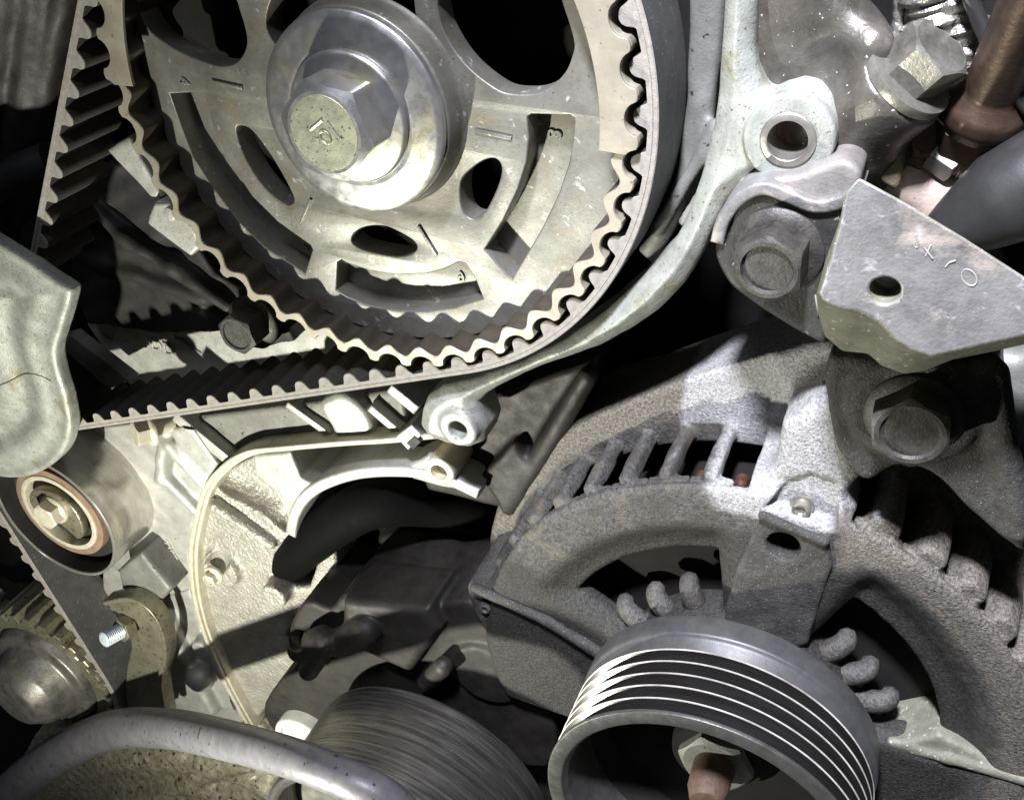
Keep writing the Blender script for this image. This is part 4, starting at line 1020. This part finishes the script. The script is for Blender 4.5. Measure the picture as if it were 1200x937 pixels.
# ------------------------------------------------------------------ compressor pulley and its bracket
CP = np.array([16.0, -248.5])
cpu = thing('compressor_pulley', (*CP, 28), 'smooth scratched steel pulley below the grooved alternator pulley', 'pulley')
lathe('pulley_drum', fillet([(30, 9.0), (45.8, 9.4), (47.2, 10.6), (47.2, 47.5), (45.5, 48.5), (43, 48.0), (42, 30)], 0.8, 3), (*CP, 0), M['idler'], cpu, seg=192)
lathe('pulley_face', [(42.2, 36), (10, 36), (9, 44), (0.01, 44)], (*CP, 0), M['steel_dull'], cpu, seg=96)
bk_ = thing('compressor_bracket', P(480, 760, -10), 'dark brown casting behind the smooth steel pulley', 'bracket')
bpl = [(308, 838), (325, 800), (346, 778), (336, 748), (355, 706), (386, 714), (402, 699), (442, 697), (492, 712), (548, 705), (598, 732), (632, 775), (650, 850), (640, 900), (560, 880), (440, 840), (390, 850), (350, 880)]
def bkx(g):
    return [g.capsule(P(352, 760, 2), P(378, 748, 5), 5.0), g.capsule(P(362, 785, 4), P(384, 752, 8), 4.0), g.capsule(P(400, 752, 4), P(430, 738, 5), 5.5), g.capsule(P(500, 800, 0), P(520, 780, 4), 3.5),
            g.prism(PX([(400, 705), (500, 715), (515, 740), (480, 790), (400, 755)], 3), -20, 3, 3), g.cyl(P(570, 790, -2)[:2], 14, -30, -1, 2)]
def bkc(g):
    ch = [(395, 762), (430, 772), (465, 786), (492, 802)]
    return [g.capsule(P(*a, 4), P(*b, 4), 1.5) for a, b in zip(ch[:-1], ch[1:])] + [g.capsule(P(347, 752, 6), P(352, 745, -8), 3.6), g.capsule(P(535, 770, 6), P(560, 800, 6), 7.0)]
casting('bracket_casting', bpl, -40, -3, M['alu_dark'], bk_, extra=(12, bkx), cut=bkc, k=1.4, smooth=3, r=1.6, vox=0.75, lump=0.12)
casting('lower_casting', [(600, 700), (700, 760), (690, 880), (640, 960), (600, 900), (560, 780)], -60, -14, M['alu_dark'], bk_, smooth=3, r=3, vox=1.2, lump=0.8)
wf = thing('white_fitting', P(345, 880, 0), 'white painted round fitting half hidden by the grey pipe', 'fitting')
cw = P(350, 872, 4)[:2]
lathe('fitting_drum', fillet([(12.5, -20), (12.5, 2), (12.0, 3), (9.5, 3), (9.2, 1.5), (0.01, 1.5)], 0.4, 2), (*cw, 0), M['white'], wf, seg=64)
cw = P(378, 940, 6)[:2]
lathe('fitting_collar', fillet([(11, -16), (11, 2), (10, 3.2), (0.01, 3.4)], 0.4, 2), (*cw, 0), M['white'], wf, seg=64)
# black hose in the pump cavity
hs = spline([P(318, 684, -44), P(345, 652, -30), P(390, 615, -24), P(440, 590, -24), P(520, 590, -40), P(600, 610, -50)], 6, False)
v, f = tube_g(hs, [9.0] * len(hs), 24)
tag(mesh_obj('water_hose', v, f, M['void']), 'black hose end lying in the dark pump cavity', 'hose')
lathe_o = lathe('pump_body', fillet([(34, -70), (34, -48), (26, -42), (10, -42), (8, -36), (0.01, -36)], 2, 3), P(480, 625, -48) * np.array([1, 1, 0]), M['cavity'], None, seg=64)
tag(lathe_o, 'round black pump body deep in the cavity under the belt', 'pump')

# ------------------------------------------------------------------ upper right: oily pipe casting, bolts, sleeve, studs
oc = thing('oily_pipe_casting', P(960, 90, -25), 'oily dark casting with a big angled bolt boss in the upper corner', 'casting')
b0, b1 = P(962, 178, -22), P(1060, 92, -15)
lo = P(870, 230, -22)[:2]; hi = P(1130, -60, -22)[:2]
g = Grid((lo[0] - 4, lo[1] - 4, -50), (hi[0] + 6, hi[1] + 6, 4), 0.75)
d = g.rod(b0, b1, 10.6, 1.0)
d = smin(d, g.capsule(P(880, -60, -26), P(975, 150, -26), 15, 13), 6)
d = smin(d, g.capsule(P(930, -30, -20), P(1015, 55, -18), 8, 5.5), 4)
d = smin(d, g.capsule(P(1000, 40, -16), P(1020, 52, -14), 4.5), 2)
d = smin(d, g.capsule(P(985, 190, -30), P(1010, 170, -28), 12), 5)
d = smin(d, g.capsule(P(930, 220, -30), P(990, 200, -30), 9), 5)
cast('pipe_casting', g, d + lumps(g, 0.5, 4, 21), M['oily_cast'], oc)
axb = (b1 - b0) / np.linalg.norm(b1 - b0)
bolt('banjo_bolt', b1 - axb * 0.3, axb, 13.0, 8.0, M['oily_bolt'], 'large angled hex bolt with washer on the oily casting', washer=(10.2, 2.4, 4), wmat=M['oily_bolt'], rot=0.35)
sl_ = thing('foil_sleeve', P(1100, 60, -20), 'crinkled foil covered cables running down beside the angled bolt', 'cable')
for name, ptz, rr in (('sleeve', [(1085, -40), (1092, 0), (1100, 45), (1112, 85), (1118, 120), (1105, 135)], 5.6), ('sleeve', [(1118, -40), (1122, 10), (1128, 50), (1122, 80)], 4.8), ('tie_wire', [(1060, -30), (1054, 10), (1050, 50)], 1.3)):
    q = spline([P(a, b, -22) for a, b in ptz], 8, False)
    rs = [rr * (1 + 0.22 * sin(i * 1.7) * sin(i * 0.6 + 1)) for i in range(len(q))]
    v, f = tube_g(q, rs, 18); mesh_obj(name, v, f, M['foil'], sl_, 70)
ax2 = P(1165, 110, -18) - P(1140, 170, -26)
bolt('brown_nut', P(1143, 160, -26), ax2, 17.0, 8.0, M['bronze'], 'large brown hex nut at the right edge', rot=0.2, cat='nut', shank=(6, 20))
cn = thing('brown_union', P(1165, 100, -20), 'brown conical pipe union above the large brown nut', 'pipe union')
T = frame(P(1152, 137, -22), ax2); v, f = lathe_g(fillet([(8.5, 0), (9.5, 3), (9.0, 6), (6.0, 9), (5.5, 40)], 0.8, 3), 48); mesh_obj('union_cone', [T(p) for p in v], f, M['bronze'], cn)
ax3 = P(1140, 200, -22) - P(1098, 172, -24)
sd = thing('stud_nut', P(1110, 182, -24), 'pale hex nut with threaded stud beside the brown nut', 'nut')
T = frame(P(1098, 174, -24), ax3); v, f = hexhead_g(T, 8.5, 6.0, rot=0.5); mesh_obj('nut', v, f, M['steel_dull'], sd, 25)
pr = [(0.01, 0)]
for i in range(16): pr += [(2.3, 5 + i * .8), (2.8, 5.4 + i * .8)]
pr += [(0.01, 18)]
v, f = lathe_g(pr, 24); mesh_obj('threaded_stud', [T(p) for p in v], f, M['pinkcast'], sd, 20)
pk = thing('exhaust_flange', P(1090, 225, -30), 'heat tinted pinkish casting under the stud nut', 'casting')
def pkx(g): return [g.capsule(P(1055, 210, -26), P(1095, 235, -26), 6), g.capsule(P(1100, 240, -26), P(1150, 215, -26), 5), g.capsule(P(1080, 160, -32), P(1110, 150, -32), 6)]
casting('flange_casting', [(1050, 195), (1085, 180), (1130, 200), (1170, 190), (1165, 230), (1125, 265), (1080, 250)], -50, -28, M['pinkcast'], pk, extra=(-16, pkx), k=4, smooth=3, vox=0.7, lump=0.6, pad=6)
tag(casting('crumbling_gasket', [(1022, 188), (1042, 178), (1058, 182), (1056, 215), (1046, 224), (1028, 210)], -34, -16, M['gasket'], None, vox=0.5, lump=0.6), 'small crumbling tan gasket piece above the forged bracket', 'gasket')
bt = spline([P(1085, 295, -12), P(1120, 268, -12), P(1160, 243, -12), P(1215, 210, -12), P(1275, 180, -14)], 6, False)
v, f = tube_g(bt, [4.0 + 6.0 * min(1, i / 14) for i in range(len(bt))], 28)
tag(mesh_obj('rubber_boot', v, f, M['plastic']), 'smooth dark grey rubber boot above the right end of the bracket', 'rubber boot')
tag(casting('black_pipe', [(1140, -40), (1190, -40), (1260, -40), (1260, 200), (1200, 170), (1180, 90), (1150, 40)], -60, -34, M['cavity'], None, vox=1.2, r=3), 'black pipe wall in the upper right corner', 'pipe')
tag(casting('side_casting', [(1160, 430), (1190, 420), (1260, 430), (1260, 700), (1215, 640), (1190, 540)], -50, -20, M['alu_grey'], None, vox=0.9, r=3), 'grey casting behind the alternator lug at the right edge', 'casting')

for ptz, rr, lab in (([(1128, -30), (1150, 30), (1172, 70), (1200, 120), (1230, 150)], 1.6, 'thin black wire arching over the brown union'),):
    q = spline([P(a, b, -14) for a, b in ptz], 8, False); v, f = tube_g(q, rr, 12)
    tag(mesh_obj('wire', v, f, M['plastic']), lab, 'wire')
bolt('rusty_bolt', P(1082, 172, -26), P(1100, 150, -16) - P(1082, 172, -26), 7.5, 4.0, M['rust'], 'small rusty bolt head between the oily casting and the pale nut', flange=5.2)
# ------------------------------------------------------------------ upper left: dark castings and hose
tag(casting('cylinder_head', [(-60, -60), (75, -60), (62, 60), (40, 180), (20, 260), (-60, 280)], -50, -26, M['alu_dark'], None, vox=1.0, r=4, smooth=3, extra=(-8, lambda g: [g.capsule(P(5, -60, -24), P(-30, 260, -26), 9, 7), g.capsule(P(45, -60, -26), P(10, 280, -28), 4)]), k=3, lump=0.25), 'dark grey cylinder head wall left of the belt', 'casting')
hq = spline([P(-40, 230, -20), P(0, 215, -20), P(30, 200, -22), P(60, 188, -26)], 6, False)
v, f = tube_g(hq, [6.2] * len(hq), 24)
tag(mesh_obj('rubber_hose', v, f, M['plastic']), 'short grey hose behind the left run of the belt', 'hose')
ig = thing('idler_gear', P(-20, 700, -8), 'toothed idler wheel peeking in at the left edge', 'idler wheel')
ci = P(-45, 735, -4)[:2]; n = 20 * 14; v = []; f = []
for i in range(n):
    a = 2 * pi * i / n; t = (a / (2 * pi / 20) + .5) % 1 - .5
    s_ = min(max((abs(t) - .12) / .2, 0), 1); r = 27 + 3.2 * s_ * s_ * (3 - 2 * s_)
    for q, z in ((r, -18), (r, -3.4), (r - .4, -3), (20, -3)): v.append((ci[0] + q * cos(a), ci[1] + q * sin(a), z))
for i in range(n):
    j = (i + 1) % n
    for k in range(4): f.append((i * 4 + k, j * 4 + k, j * 4 + (k + 1) % 4, i * 4 + (k + 1) % 4))
mesh_obj('toothed_rim', v, f, M['steel_dull'], ig, 35)

tag(casting('camshaft_shade_plate', [(60, -80), (300, 100), (420, 260), (620, 300), (760, 200), (800, -80)], -58, -44, M['cavity'], None, vox=1.2, r=3, smooth=3), 'black camshaft housing plate, added for the shade behind the sprocket holes', 'housing')  # added black plate, puts the shade behind the sprocket into its colour
